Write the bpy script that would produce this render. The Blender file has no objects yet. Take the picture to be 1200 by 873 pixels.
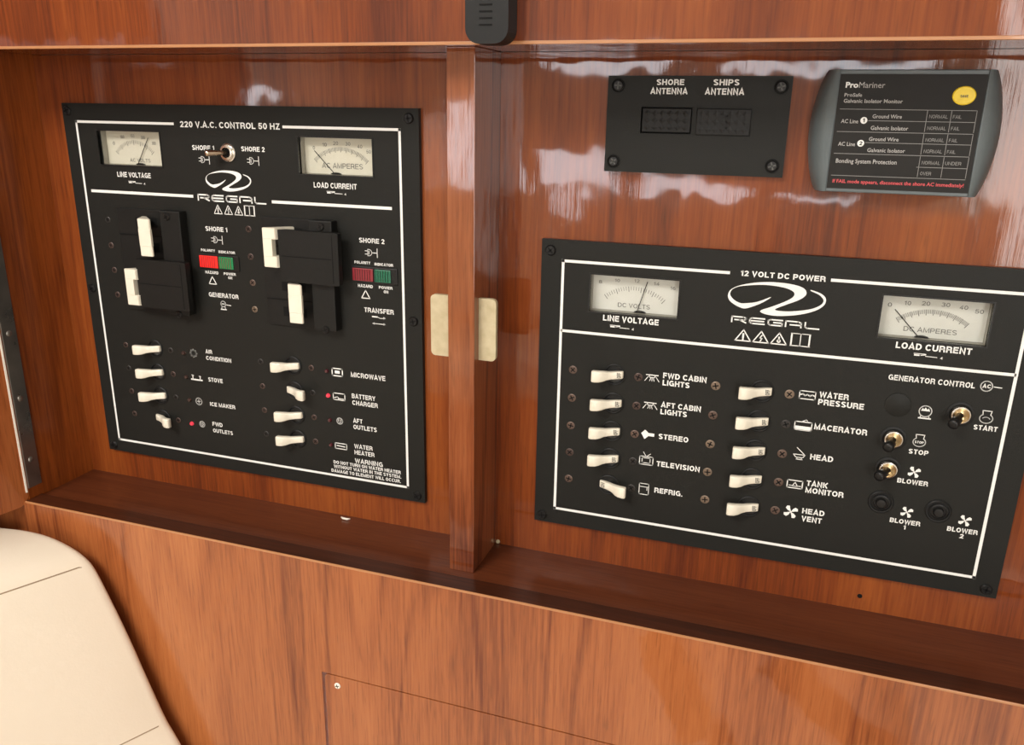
import bpy, bmesh, math, random
from mathutils import Matrix, Vector
from mathutils.geometry import tessellate_polygon
random.seed(4)
S = bpy.context.scene
COL = S.collection
PI = math.pi

# ------------------------------------------------------------------ camera
cd = bpy.data.cameras.new('camera'); cam = bpy.data.objects.new('camera', cd); COL.objects.link(cam)
EYE = (0.25087528, -0.54326967, 0.29768647)
RX = (0.94763003, 0.31895246, 0.01632949)
RY = (0.1105202, -0.27953366, -0.95375375)
RZ = (-0.29963746, 0.90561043, -0.30014518)
m = Matrix.Identity(4)
for i in range(3):
    m[i][0] = RX[i]; m[i][1] = -RY[i]; m[i][2] = -RZ[i]; m[i][3] = EYE[i]
cam.matrix_world = m
cd.sensor_fit = 'HORIZONTAL'; cd.sensor_width = 36.0; cd.lens = 36 * 964.36 / 1200; cd.clip_start = 0.02
S.camera = cam

# ------------------------------------------------------------------ world, lights, exposure
w = bpy.data.worlds.new('world'); S.world = w; w.use_nodes = True
bg = w.node_tree.nodes['Background']; bg.inputs[0].default_value = (0.93, 0.95, 1.0, 1); bg.inputs[1].default_value = 6.0
vs = S.view_settings; vs.view_transform = 'Standard'; vs.look = 'None'; vs.gamma = 1.0; vs.use_curve_mapping = False
vs.exposure = 0.70

def area(name, loc, target, sx, sy, power, color):
    d = bpy.data.lights.new(name, 'AREA'); d.shape = 'RECTANGLE'; d.size = sx; d.size_y = sy
    d.energy = power; d.color = color
    o = bpy.data.objects.new(name, d); COL.objects.link(o); o.location = loc
    o.rotation_euler = (Vector(target) - Vector(loc)).to_track_quat('-Z', 'Y').to_euler()
    return o
area('hatch_daylight', (-0.35, -1.15, 1.02), (-0.35, -1.15, 0), 0.60, 0.60, 17, (1.0, 0.965, 0.91))
area('companionway_daylight', (1.05, -2.2, 0.35), (0.2, 0, 0.0), 0.6, 1.3, 12, (1.0, 0.985, 0.95))

# ------------------------------------------------------------------ materials
def principled(name, color, rough=0.5, metal=0.0, coat=0.0, coat_rough=0.05, emit=None, es=0.0, spec=0.5):
    mt = bpy.data.materials.new(name); mt.use_nodes = True
    b = mt.node_tree.nodes['Principled BSDF']
    b.inputs['Base Color'].default_value = (*color, 1); b.inputs['Roughness'].default_value = rough
    b.inputs['Metallic'].default_value = metal; b.inputs['Coat Weight'].default_value = coat
    b.inputs['Coat Roughness'].default_value = coat_rough; b.inputs['Specular IOR Level'].default_value = spec
    if emit:
        b.inputs['Emission Color'].default_value = (*emit, 1); b.inputs['Emission Strength'].default_value = es
    return mt

def noisy(name, c0, c1, scale, rough=0.5, bump=0.0, bscale=None, metal=0.0, spec=0.5, stretch=(1, 1, 1), coat=0.0, rvar=0.0):
    mt = principled(name, c0, rough, metal, coat, spec=spec); nt = mt.node_tree; N = nt.nodes; L = nt.links
    b = N['Principled BSDF']
    tc = N.new('ShaderNodeTexCoord'); mp = N.new('ShaderNodeMapping'); mp.inputs['Scale'].default_value = stretch
    L.new(tc.outputs['Object'], mp.inputs[0])
    n = N.new('ShaderNodeTexNoise'); n.inputs['Scale'].default_value = scale; n.inputs['Detail'].default_value = 4
    L.new(mp.outputs[0], n.inputs['Vector'])
    mx = N.new('ShaderNodeMix'); mx.data_type = 'RGBA'
    mx.inputs[6].default_value = (*c0, 1); mx.inputs[7].default_value = (*c1, 1)
    L.new(n.outputs[0], mx.inputs[0]); L.new(mx.outputs[2], b.inputs['Base Color'])
    if rvar:
        ma = N.new('ShaderNodeMath'); ma.operation = 'MULTIPLY_ADD'; ma.inputs[1].default_value = rvar; ma.inputs[2].default_value = rough - rvar / 2
        L.new(n.outputs[0], ma.inputs[0]); L.new(ma.outputs[0], b.inputs['Roughness'])
    if bump:
        n2 = N.new('ShaderNodeTexNoise'); n2.inputs['Scale'].default_value = bscale or scale; n2.inputs['Detail'].default_value = 3
        L.new(mp.outputs[0], n2.inputs['Vector'])
        bp = N.new('ShaderNodeBump'); bp.inputs['Strength'].default_value = bump; bp.inputs['Distance'].default_value = 0.0005
        L.new(n2.outputs[0], bp.inputs['Height']); L.new(bp.outputs[0], b.inputs['Normal'])
    return mt

def wood(name, along='z', off=(0, 0, 0), dark=(0.090, 0.016, 0.004), mid=(0.185, 0.038, 0.006), light=(0.275, 0.070, 0.012), coat=1.0, coat_rough=0.04, contrast=1.0, tilt=0.0):
    mt = principled(name, mid, 0.5, 0, coat, coat_rough, spec=0.15); nt = mt.node_tree; N = nt.nodes; L = nt.links
    b = N['Principled BSDF']
    tc = N.new('ShaderNodeTexCoord')
    def mapped(a, l):          # a: scale across the grain, l: scale along it
        mp = N.new('ShaderNodeMapping')
        sc = {'z': (a, a, l), 'x': (l, a, a), 'y': (a, l, a)}[along]
        mp.inputs['Scale'].default_value = sc; mp.inputs['Location'].default_value = off
        mp.inputs['Rotation'].default_value = (0, tilt, 0)
        L.new(tc.outputs['Object'], mp.inputs[0]); return mp
    def noise(a, l, detail, dist=0.0, rgh=0.5):
        n = N.new('ShaderNodeTexNoise'); n.inputs['Scale'].default_value = 1.0; n.inputs['Detail'].default_value = detail
        n.inputs['Distortion'].default_value = dist; n.inputs['Roughness'].default_value = rgh
        L.new(mapped(a, l).outputs[0], n.inputs['Vector']); return n
    def math_(op, x, y=None, z=None):
        q = N.new('ShaderNodeMath'); q.operation = op
        for i, v in enumerate((x, y, z)):
            if v is None: continue
            if isinstance(v, (int, float)): q.inputs[i].default_value = v
            else: L.new(v, q.inputs[i])
        return q.outputs[0]
    broad = noise(16, 1.0, 2, 0.2).outputs[0]
    fibre = noise(420, 15, 4, 0.0, 0.6).outputs[0]
    pores = noise(760, 40, 2).outputs[0]
    fig = noise(8, 0.42, 1.0, 0.12).outputs[0]
    # growth rings: repeated thin dark lines along contour levels of a stretched field
    ring = math_('PINGPONG', math_('MULTIPLY', fig, 13.0), 0.5)
    line = math_('SUBTRACT', 1.0, math_('MINIMUM', math_('MULTIPLY', ring, 7.0), 1.0))
    base = math_('ADD', math_('MULTIPLY', broad, 0.65), math_('MULTIPLY', fibre, 0.50))
    base = math_('SUBTRACT', base, math_('MULTIPLY', line, 0.085 * contrast))
    cr = N.new('ShaderNodeValToRGB'); e = cr.color_ramp.elements
    e[0].position = 0.36; e[0].color = (*dark, 1); e[1].position = 0.80; e[1].color = (*light, 1)
    k = e.new(0.56); k.color = (*mid, 1)
    L.new(base, cr.inputs[0])
    pm = N.new('ShaderNodeMapRange'); pm.inputs[1].default_value = 0.56; pm.inputs[2].default_value = 0.68; pm.inputs[3].default_value = 1.0; pm.inputs[4].default_value = 0.78
    L.new(pores, pm.inputs[0])
    mx = N.new('ShaderNodeMix'); mx.data_type = 'RGBA'; mx.blend_type = 'MULTIPLY'; mx.inputs[0].default_value = 1.0
    L.new(cr.outputs[0], mx.inputs[6]); L.new(pm.outputs[0], mx.inputs[7])
    L.new(mx.outputs[2], b.inputs['Base Color'])
    # lacquer: very slight ripple and telegraphed grain
    w1 = noise(26, 16, 2).outputs[0]
    hgt = math_('ADD', math_('MULTIPLY', w1, 1.0), math_('MULTIPLY', fibre, 0.045))
    bp = N.new('ShaderNodeBump'); bp.inputs['Strength'].default_value = 0.5; bp.inputs['Distance'].default_value = 0.0011
    L.new(hgt, bp.inputs['Height']); L.new(bp.outputs[0], b.inputs['Coat Normal'])
    return mt

M = {}
M['wood_back'] = wood('cherry_back', 'z', (3.1, 0, 0.4))
M['wood_side'] = wood('cherry_side', 'z', (7.7, 2.0, 1.4), dark=(0.13, 0.026, 0.004), mid=(0.27, 0.062, 0.009), light=(0.36, 0.098, 0.017), coat=0.6, coat_rough=0.22)  # lighter, more orange cherry; light on the left wall is put into the colour
M['wood_fascia'] = wood('cherry_fascia', 'z', (1.3, 0.5, 2.4), dark=(0.14, 0.030, 0.008), mid=(0.315, 0.092, 0.025), light=(0.42, 0.14, 0.042), contrast=1.3, tilt=0.06)  # same cherry made lighter; the stronger light on the fascia is in the colour
M['wood_rail'] = wood('cherry_rail', 'z', (5.3, 0.5, 0.9))
M['wood_div'] = wood('cherry_divider', 'z', (2.2, 4.4, 0.3), mid=(0.22, 0.060, 0.018), light=(0.32, 0.105, 0.036), contrast=2.0, coat_rough=0.06)
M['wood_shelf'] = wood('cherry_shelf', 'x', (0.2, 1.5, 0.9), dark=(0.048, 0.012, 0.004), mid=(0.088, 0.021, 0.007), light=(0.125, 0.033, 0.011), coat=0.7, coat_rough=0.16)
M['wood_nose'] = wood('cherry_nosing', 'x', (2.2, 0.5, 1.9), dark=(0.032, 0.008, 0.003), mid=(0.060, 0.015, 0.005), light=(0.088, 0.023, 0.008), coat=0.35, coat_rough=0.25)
M['wood_door'] = wood('cherry_door', 'z', (4.9, 2.7, 2.9), mid=(0.31, 0.085, 0.022), light=(0.40, 0.13, 0.04))
M['edge'] = noisy('edge_band', (0.38, 0.16, 0.06), (0.46, 0.21, 0.085), 60, 0.35, coat=0.5)
M['panel'] = noisy('black_anodised_plate', (0.0125, 0.0125, 0.011), (0.0155, 0.0155, 0.0135), 900, 0.45, 0.25, 1800, spec=0.18)
M['plastic'] = noisy('black_plastic', (0.006, 0.006, 0.006), (0.010, 0.0098, 0.0094), 300, 0.36, 0.15, 1500, spec=0.35)
M['cover'] = noisy('matt_black_plastic', (0.0075, 0.0074, 0.0066), (0.0105, 0.0102, 0.009), 200, 0.5, 0.2, 1200, spec=0.25)
M['rubber'] = noisy('black_rubber', (0.005, 0.005, 0.005), (0.009, 0.009, 0.0085), 300, 0.5, spec=0.3)
M['lens'] = noisy('smoked_boot', (0.03, 0.033, 0.034), (0.05, 0.055, 0.056), 200, 0.25, coat=0.4)
M['hole'] = principled('deep_black', (0.003, 0.003, 0.003), 0.7, spec=0.2)
M['ink'] = principled('white_ink', (0.80, 0.80, 0.77), 0.5)
M['inkgrey'] = principled('grey_ink', (0.15, 0.148, 0.14), 0.5)
M['inkdark'] = principled('dark_ink', (0.07, 0.07, 0.065), 0.5)
M['inkred'] = principled('red_ink', (0.62, 0.075, 0.085), 0.5)
M['ivory'] = noisy('ivory_plastic', (0.74, 0.69, 0.56), (0.82, 0.77, 0.65), 90, 0.32, spec=0.5)
M['dial'] = noisy('dial_paper', (0.60, 0.57, 0.47), (0.70, 0.67, 0.57), 40, 0.5)
M['dialw'] = noisy('dial_paper_white', (0.62, 0.62, 0.58), (0.72, 0.72, 0.68), 40, 0.5)
M['housing'] = noisy('meter_housing', (0.30, 0.28, 0.24), (0.40, 0.38, 0.33), 60, 0.35)
M['chrome'] = noisy('brushed_chrome', (0.72, 0.69, 0.63), (0.82, 0.79, 0.73), 200, 0.22, metal=1.0, rvar=0.1)
M['levermetal'] = noisy('worn_lever_metal', (0.50, 0.40, 0.29), (0.66, 0.56, 0.44), 300, 0.25, metal=1.0)
M['brass'] = noisy('aged_brass', (0.42, 0.29, 0.14), (0.58, 0.43, 0.24), 300, 0.30, metal=1.0)
M['steel'] = noisy('hinge_steel', (0.13, 0.12, 0.11), (0.33, 0.31, 0.28), 38, 0.30, metal=0.85, rvar=0.2)
M['scr_cu'] = [noisy('copper_screw_' + str(i), a, b_, 500, 0.45, metal=0.35) for i, (a, b_) in enumerate([((0.080, 0.050, 0.038), (0.14, 0.092, 0.070)), ((0.14, 0.10, 0.068), (0.22, 0.16, 0.115)), ((0.045, 0.028, 0.023), (0.085, 0.052, 0.042)), ((0.020, 0.018, 0.016), (0.035, 0.031, 0.028))])]
M['grey'] = noisy('blue_grey_plastic', (0.085, 0.105, 0.110), (0.105, 0.125, 0.130), 120, 0.40, 0.15, 1500)
M['lcd'] = noisy('monitor_face', (0.018, 0.0168, 0.0155), (0.022, 0.0205, 0.019), 120, 0.5, spec=0.15)
M['yellow'] = principled('yellow_button', (0.90, 0.66, 0.01), 0.4)
M['red_on'] = principled('red_lens_lit', (0.35, 0.012, 0.012), 0.2, coat=0.5, emit=(1.0, 0.03, 0.02), es=0.35)
M['red_off'] = principled('red_lens', (0.22, 0.02, 0.028), 0.25, coat=0.5)
M['green_on'] = principled('green_lens_lit', (0.008, 0.14, 0.05), 0.2, coat=0.5, emit=(0.01, 0.5, 0.16), es=0.08)
M['green_off'] = principled('green_lens', (0.012, 0.12, 0.065), 0.25, coat=0.5)
M['led_on'] = principled('red_lamp_lit', (0.35, 0.02, 0.03), 0.2, coat=0.5, emit=(1.0, 0.06, 0.10), es=0.4)
M['led_off'] = principled('red_lamp_unlit', (0.06, 0.010, 0.014), 0.25, coat=0.5)
M['led_dark'] = principled('dark_lamp_unlit', (0.045, 0.022, 0.018), 0.3, coat=0.5)
M['screwsteel'] = noisy('screw_steel', (0.16, 0.15, 0.13), (0.30, 0.28, 0.25), 900, 0.4, metal=0.8)
M['pad'] = noisy('cream_pad', (0.36, 0.29, 0.16), (0.62, 0.54, 0.36), 160, 0.6, 0.3, 400)
M['leather'] = noisy('cream_leather', (0.77, 0.68, 0.545), (0.81, 0.72, 0.585), 5, 0.50, 0.16, 500, spec=0.35)
M['thread'] = principled('tan_seam', (0.32, 0.23, 0.14), 0.7)
M['white_edge'] = principled('white_edge', (0.85, 0.80, 0.70), 0.4)
M['lining'] = noisy('cream_lining', (0.62, 0.585, 0.525), (0.68, 0.645, 0.585), 3, 0.6)
M['carpet'] = noisy('beige_carpet', (0.68, 0.62, 0.54), (0.78, 0.72, 0.64), 200, 0.9, 0.3, 300)
glass = bpy.data.materials.new('clear_glass'); glass.use_nodes = True
nt = glass.node_tree; nt.nodes.remove(nt.nodes['Principled BSDF'])
mixs = nt.nodes.new('ShaderNodeMixShader'); tr = nt.nodes.new('ShaderNodeBsdfTransparent'); gl = nt.nodes.new('ShaderNodeBsdfGlossy'); fr = nt.nodes.new('ShaderNodeLayerWeight')
gl.inputs['Roughness'].default_value = 0.03; fr.inputs[0].default_value = 0.15; tr.inputs[0].default_value = (0.97, 0.97, 0.96, 1)
nt.links.new(fr.outputs[0], mixs.inputs[0]); nt.links.new(tr.outputs[0], mixs.inputs[1]); nt.links.new(gl.outputs[0], mixs.inputs[2])
nt.links.new(mixs.outputs[0], nt.nodes['Material Output'].inputs[0]); M['glass'] = glass

# ------------------------------------------------------------------ mesh helpers (mm unless said otherwise)
k = 0.001
def build(name, bm, mat, parent=None, smooth=False, kind=None, label=None):
    me = bpy.data.meshes.new(name); bmesh.ops.recalc_face_normals(bm, faces=bm.faces); bm.to_mesh(me); bm.free()
    if smooth:
        for p in me.polygons: p.use_smooth = True
    me.materials.append(mat)
    return linkme(name, me, parent, kind, label)
def linkme(name, me, parent=None, kind=None, label=None):
    o = bpy.data.objects.new(name, me); COL.objects.link(o)
    if parent: o.parent = parent
    if kind: o['kind'] = kind
    if label: o['label'] = label
    return o
def thing(name, label, cat, loc=(0, 0, 0), group=None):
    o = bpy.data.objects.new(name, None); COL.objects.link(o); o.location = loc; o.empty_display_size = 0.02
    o['label'] = label; o['category'] = cat
    if group: o['group'] = group
    return o
def tag(o, label, cat, group=None):
    o['label'] = label; o['category'] = cat
    if group: o['group'] = group
    return o
def struct(o): o['kind'] = 'structure'; return o

def add_box(bm, x0, x1, y0, y1, z0, z1, bev=0.0, seg=2):
    vs_ = [bm.verts.new((x * k, y * k, z * k)) for x in (x0, x1) for y in (y0, y1) for z in (z0, z1)]
    q = [(0, 1, 3, 2), (4, 6, 7, 5), (0, 4, 5, 1), (2, 3, 7, 6), (0, 2, 6, 4), (1, 5, 7, 3)]
    fs = [bm.faces.new([vs_[i] for i in f]) for f in q]
    if bev:
        es = list({e for f in fs for e in f.edges})
        bmesh.ops.bevel(bm, geom=es, offset=bev * k, segments=seg, affect='EDGES', profile=0.5)
def box(name, x0, x1, y0, y1, z0, z1, mat, parent=None, bev=0.0, kind=None, label=None, seg=2):
    bm = bmesh.new(); add_box(bm, x0, x1, y0, y1, z0, z1, bev, seg)
    return build(name, bm, mat, parent, kind=kind, label=label)
def add_prism(bm, pts, y0, y1):
    """closed outline in x,z; extruded from y0 to y1"""
    n = len(pts)
    a = [bm.verts.new((x * k, y0 * k, z * k)) for x, z in pts]; b = [bm.verts.new((x * k, y1 * k, z * k)) for x, z in pts]
    for i in range(n): bm.faces.new((a[i], a[(i + 1) % n], b[(i + 1) % n], b[i]))
    tris = tessellate_polygon([[Vector((x, z, 0)) for x, z in pts]])
    for t in tris:
        for s in (a, b):
            try: bm.faces.new([s[i] for i in t])
            except ValueError: pass
def flat(bm, pts, y):
    a = [bm.verts.new((x * k, y * k, z * k)) for x, z in pts]
    for t in tessellate_polygon([[Vector((x, z, 0)) for x, z in pts]]):
        try: bm.faces.new([a[i] for i in t])
        except ValueError: pass
def rrect(x0, x1, z0, z1, r, n=4, corners=(1, 1, 1, 1)):
    out = []
    for (cx, cz, a0, on) in ((x1 - r, z1 - r, 0, corners[0]), (x0 + r, z1 - r, 90, corners[1]), (x0 + r, z0 + r, 180, corners[2]), (x1 - r, z0 + r, 270, corners[3])):
        if on:
            for i in range(n + 1):
                a = math.radians(a0 + 90 * i / n); out.append((cx + r * math.cos(a), cz + r * math.sin(a)))
        else:
            out.append((cx + r * (1 if a0 in (0, 270) else -1), cz + r * (1 if a0 in (0, 90) else -1)))
    return out
def circle(cx, cz, r, n=24, rz=None):
    rz = r if rz is None else rz
    return [(cx + r * math.cos(2 * PI * i / n), cz + rz * math.sin(2 * PI * i / n)) for i in range(n)]
def add_lathe(bm, cx, cz, prof, n=24, ybase=0.0):
    """prof: (radius, height out of the face); axis towards -y"""
    rings = []
    for r, h in prof:
        if r < 1e-6: rings.append([bm.verts.new((cx * k, (ybase - h) * k, cz * k))])
        else: rings.append([bm.verts.new(((cx + r * math.cos(2 * PI * i / n)) * k, (ybase - h) * k, (cz + r * math.sin(2 * PI * i / n)) * k)) for i in range(n)])
    for a, b in zip(rings, rings[1:]):
        for i in range(n):
            j = (i + 1) % n
            if len(a) == 1 and len(b) == 1: continue
            if len(a) == 1: bm.faces.new((a[0], b[i], b[j]))
            elif len(b) == 1: bm.faces.new((a[i], a[j], b[0]))
            else: bm.faces.new((a[i], a[j], b[j], b[i]))
def lathe(name, cx, cz, prof, mat, parent, n=24, ybase=0.0, smooth=True, label=None):
    bm = bmesh.new(); add_lathe(bm, cx, cz, prof, n, ybase)
    o = build(name, bm, mat, parent, label=label)
    if smooth:
        for p in o.data.polygons: p.use_smooth = True
        try: o.data.set_sharp_from_angle(angle=math.radians(35))
        except Exception: pass
    return o
def add_tube(bm, pts, radii, n=12, caps=True):
    """pts in mm (x,y,z)"""
    P = [Vector(p) * k for p in pts]; rings = []
    up = Vector((0, 0, 1))
    for i, p in enumerate(P):
        d = (P[min(i + 1, len(P) - 1)] - P[max(i - 1, 0)]).normalized()
        a = d.cross(up)
        if a.length < 1e-3: a = d.cross(Vector((1, 0, 0)))
        a.normalize(); b = d.cross(a).normalized(); r = (radii[i] if isinstance(radii, (list, tuple)) else radii) * k
        rings.append([bm.verts.new(p + a * r * math.cos(2 * PI * j / n) + b * r * math.sin(2 * PI * j / n)) for j in range(n)])
    for a, b in zip(rings, rings[1:]):
        for j in range(n): bm.faces.new((a[j], a[(j + 1) % n], b[(j + 1) % n], b[j]))
    if caps: bm.faces.new(rings[0]); bm.faces.new(rings[-1][::-1])
def add_stroke(bm, pts, wd, y, closed=False):
    n = len(pts); segs = [(i, i + 1) for i in range(n - 1)] + ([(n - 1, 0)] if closed else [])
    for i, j in segs:
        a = Vector(pts[i]); b = Vector(pts[j]); d = b - a
        if d.length < 1e-6: continue
        d.normalize(); e = d * wd * 0.42; nrm = Vector((-d.y, d.x)) * wd / 2
        q = [a - e + nrm, b + e + nrm, b + e - nrm, a - e - nrm]
        bm.faces.new([bm.verts.new((v.x * k, y * k, v.y * k)) for v in q])


# ---- drawn sans-serif capitals: centre lines in a box of height 1, swept to a constant weight
def arc(cx, cy, rx, ry, a0, a1, n=9):
    return [(cx + rx * math.cos(math.radians(a0 + (a1 - a0) * i / n)), cy + ry * math.sin(math.radians(a0 + (a1 - a0) * i / n))) for i in range(n + 1)]
def glyph(c, s):
    t = s / 2; T_ = 1 - t
    if c == 'A': return .78, [[(t * .7, 0), (.39, 1 - t * .2), (.78 - t * .7, 0)], [(.2, .29), (.58, .29)]]
    if c == 'B': return .72, [[(.38, T_), (t, T_), (t, t), (.42, t)] + arc(.42, (t + .53) / 2, .72 - t - .42, (.53 - t) / 2, -90, 90) + [(t, .53)], [(.38, T_)] + arc(.38, (T_ + .53) / 2, .27 - t * .5, (T_ - .53) / 2, 90, -90)]
    if c == 'C': return .76, [arc(.4, .5, .4 - t, .5 - t, 38, 322, 18)]
    if c == 'D': return .75, [[(.33, T_), (t, T_), (t, t), (.33, t)] + arc(.33, .5, .75 - t - .33, .5 - t, -90, 90, 12)]
    if c == 'E': return .66, [[(.66, T_), (t, T_), (t, t), (.66, t)], [(t, .52), (.61, .52)]]
    if c == 'F': return .62, [[(.62, T_), (t, T_), (t, 0)], [(t, .5), (.56, .5)]]
    if c == 'G': return .80, [arc(.4, .5, .4 - t, .5 - t, 42, 318, 18), [(.44, .46), (.80 - t, .46), (.80 - t, 0)]]
    if c == 'H': return .74, [[(t, 0), (t, 1)], [(.74 - t, 0), (.74 - t, 1)], [(t, .52), (.74 - t, .52)]]
    if c == 'I': return s, [[(t, 0), (t, 1)]]
    if c == 'J': return .55, [[(.55 - t, 1), (.55 - t, .28)] + arc(.275, .28, .275 - t, .28 - t, 0, -170)]
    if c == 'K': return .76, [[(t, 0), (t, 1)], [(t, .33), (.72 - t * .4, 1)], [(.30, .55), (.76 - t, 0)]]
    if c == 'L': return .60, [[(t, 1), (t, t), (.60, t)]]
    if c == 'M': return .90, [[(t, 0), (t, 1 - .02), (.45, .08), (.90 - t, 1 - .02), (.90 - t, 0)]]
    if c == 'N': return .74, [[(t, 0), (t, .97), (.74 - t, .03), (.74 - t, 1)]]
    if c == 'O': return .80, [arc(.4, .5, .4 - t, .5 - t, 0, 360, 24)]
    if c == 'P': return .69, [[(t, 0), (t, T_), (.40, T_)] + arc(.40, (T_ + .44) / 2, .69 - t - .40, (T_ - .44) / 2, 90, -90) + [(t, .44)]]
    if c == 'Q': return .80, [arc(.4, .5, .4 - t, .5 - t, 0, 360, 24), [(.45, .28), (.76, 0)]]
    if c == 'R': return .74, [[(t, 0), (t, T_), (.42, T_)] + arc(.42, (T_ + .47) / 2, .71 - t - .42, (T_ - .47) / 2, 90, -90) + [(t, .47)], [(.40, .47), (.60, .40), (.63, .15), (.68, 0)]]
    if c == 'S': return .70, [arc(.35, .735, .35 - t, .265 - t, 22, 235, 12) + arc(.35, .265, .35 - t, .265 - t, 55, -158, 12)]
    if c == 'T': return .66, [[(0, T_), (.66, T_)], [(.33, 0), (.33, T_)]]
    if c == 'U': return .74, [[(t, 1), (t, .34)] + arc(.37, .34, .37 - t, .34 - t, 180, 360, 12) + [(.74 - t, 1)]]
    if c == 'V': return .74, [[(t * .8, 1), (.37, t * .4), (.74 - t * .8, 1)]]
    if c == 'W': return 1.04, [[(t * .7, 1), (.28, t * .4), (.52, 1 - t), (.76, t * .4), (1.04 - t * .7, 1)]]
    if c == 'X': return .74, [[(t, 0), (.74 - t, 1)], [(t, 1), (.74 - t, 0)]]
    if c == 'Y': return .74, [[(t * .8, 1), (.37, .42), (.74 - t * .8, 1)], [(.37, .45), (.37, 0)]]
    if c == 'Z': return .68, [[(.03, T_), (.68 - t * 1.5, T_), (t * 1.5, t), (.68, t)]]
    if c == '0': return .62, [arc(.31, .5, .31 - t, .5 - t, 0, 360, 20)]
    if c == '1': return .42, [[(.04, .74), (.22, .80), (.30, .97)], [(.30, 0), (.30, 1)]]
    if c == '2': return .62, [arc(.31, .69, .31 - t, .31 - t, 175, -25, 10) + [(t * 1.3, t), (.62, t)]]
    if c == '3': return .62, [arc(.30, .74, .28 - t, .26 - t, 160, -75, 9) + arc(.30, .28, .32 - t, .28 - t, 75, -160, 10)]
    if c == '4': return .64, [[(.44, 0), (.44, .95), (t, .30), (.64, .30)]]
    if c == '5': return .62, [[(.58, T_), (.16, T_), (t + .03, .50)] + arc(.30, .33, .32 - t, .33 - t, 130, -160, 12)]
    if c == '6': return .62, [arc(.31, .32, .31 - t, .32 - t, 0, 360, 16), arc(.40, .45, .40 - t, .55 - t, 180, 75, 7)]
    if c == '8': return .62, [arc(.31, .74, .27 - t, .26 - t, 0, 360, 14), arc(.31, .28, .31 - t, .28 - t, 0, 360, 14)]
    if c == '.': return s, [[(t, 0), (t, s)]]
    return .30, []
def sweep(pl, s):
    """quads of a polyline offset by s/2 each side, mitred; exact ends"""
    P = [Vector(p) for p in pl]; Q = [P[0]]
    for p in P[1:]:
        if (p - Q[-1]).length > 1e-4: Q.append(p)
    P = Q; closed = (P[0] - P[-1]).length < 1e-3
    if closed: P = P[:-1]
    n = len(P); L_ = []; R_ = []
    for i in range(n):
        pd = (P[i] - P[i - 1]) if (i > 0 or closed) else (P[1] - P[0]); nd = (P[(i + 1) % n] - P[i]) if (i < n - 1 or closed) else pd
        pd = pd.normalized(); nd = nd.normalized(); m_ = Vector((-(pd.y + nd.y), pd.x + nd.x))
        if m_.length < 1e-3: m_ = Vector((-pd.y, pd.x))
        m_.normalize(); c = max(.45, m_.dot(Vector((-pd.y, pd.x))))
        L_.append(P[i] + m_ * s / 2 / c); R_.append(P[i] - m_ * s / 2 / c)
    out = []
    for i in range(n if closed else n - 1):
        j = (i + 1) % n; out.append((L_[i], L_[j], R_[j], R_[i]))
    return out
_sc = {}
def set_line(s, wt):
    if (s, wt) not in _sc:
        x = 0; q = []
        for c in s:
            wd, pls = glyph(c, wt)
            if c in '1': pass
            for pl in pls:
                if len(pl) > 1: q += [[(p.x + x, p.y) for p in f] for f in sweep(pl, wt)]
            x += wd + (.13 if c != ' ' else .04)
        xs = [p[0] for f in q for p in f]; _sc[(s, wt)] = (q, min(xs), max(xs))
    return _sc[(s, wt)]
_fc = {}
def text(s, x0, x1, z0, z1, parent, mat='ink', y=-0.25, bold=0.012, rot=False, name='lettering'):
    """lettering fitted into the box x0..x1, z0..z1 (z0 baseline, z1 cap height)"""
    if s == s.upper():
        q, a, b = set_line(s, .13 if mat in ('inkgrey', 'inkline') else .185 if bold < .024 else .205)
        bm = bmesh.new()
        for f in q:
            pts = []
            for (px, pz) in f:
                u = (px - a) / (b - a)
                pts.append((x1 - pz * (x1 - x0), z0 + u * (z1 - z0)) if rot else (x0 + u * (x1 - x0), z0 + pz * (z1 - z0)))
            bm.faces.new([bm.verts.new((x * k, y * k, z * k)) for x, z in pts])
        me = bpy.data.meshes.new(name); bm.to_mesh(me); bm.free(); me.materials.append(M[mat])
        return linkme(name, me, parent)
    key = (s, bold)
    if key not in _fc:
        c = bpy.data.curves.new('t', 'FONT'); c.body = s; c.size = 1.0; c.offset = bold; c.resolution_u = 2; c.fill_mode = 'FRONT'
        o = bpy.data.objects.new('t', c); me = bpy.data.meshes.new_from_object(o)
        co = [v.co.copy() for v in me.vertices]
        fa = [list(p.vertices) for p in me.polygons]
        bpy.data.objects.remove(o); bpy.data.curves.remove(c); bpy.data.meshes.remove(me)
        xs = [v.x for v in co]
        # cap height of the face
        _fc[key] = (co, fa, min(xs), max(xs))
    co, fa, a, b = _fc[key]
    me = bpy.data.meshes.new(name)
    cap0, cap1 = -bold, 0.729 + bold
    if rot:    # reads upwards: run of text along +z, letters' tops towards -x
        vs_ = [((x1 - (v.y - cap0) / (cap1 - cap0) * (x1 - x0)) * k, y * k, (z0 + (v.x - a) / (b - a) * (z1 - z0)) * k) for v in co]
    else:
        vs_ = [((x0 + (v.x - a) / (b - a) * (x1 - x0)) * k, y * k, (z0 + (v.y - cap0) / (cap1 - cap0) * (z1 - z0)) * k) for v in co]
    me.from_pydata(vs_, [], fa); me.materials.append(M[mat])
    return linkme(name, me, parent)

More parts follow.
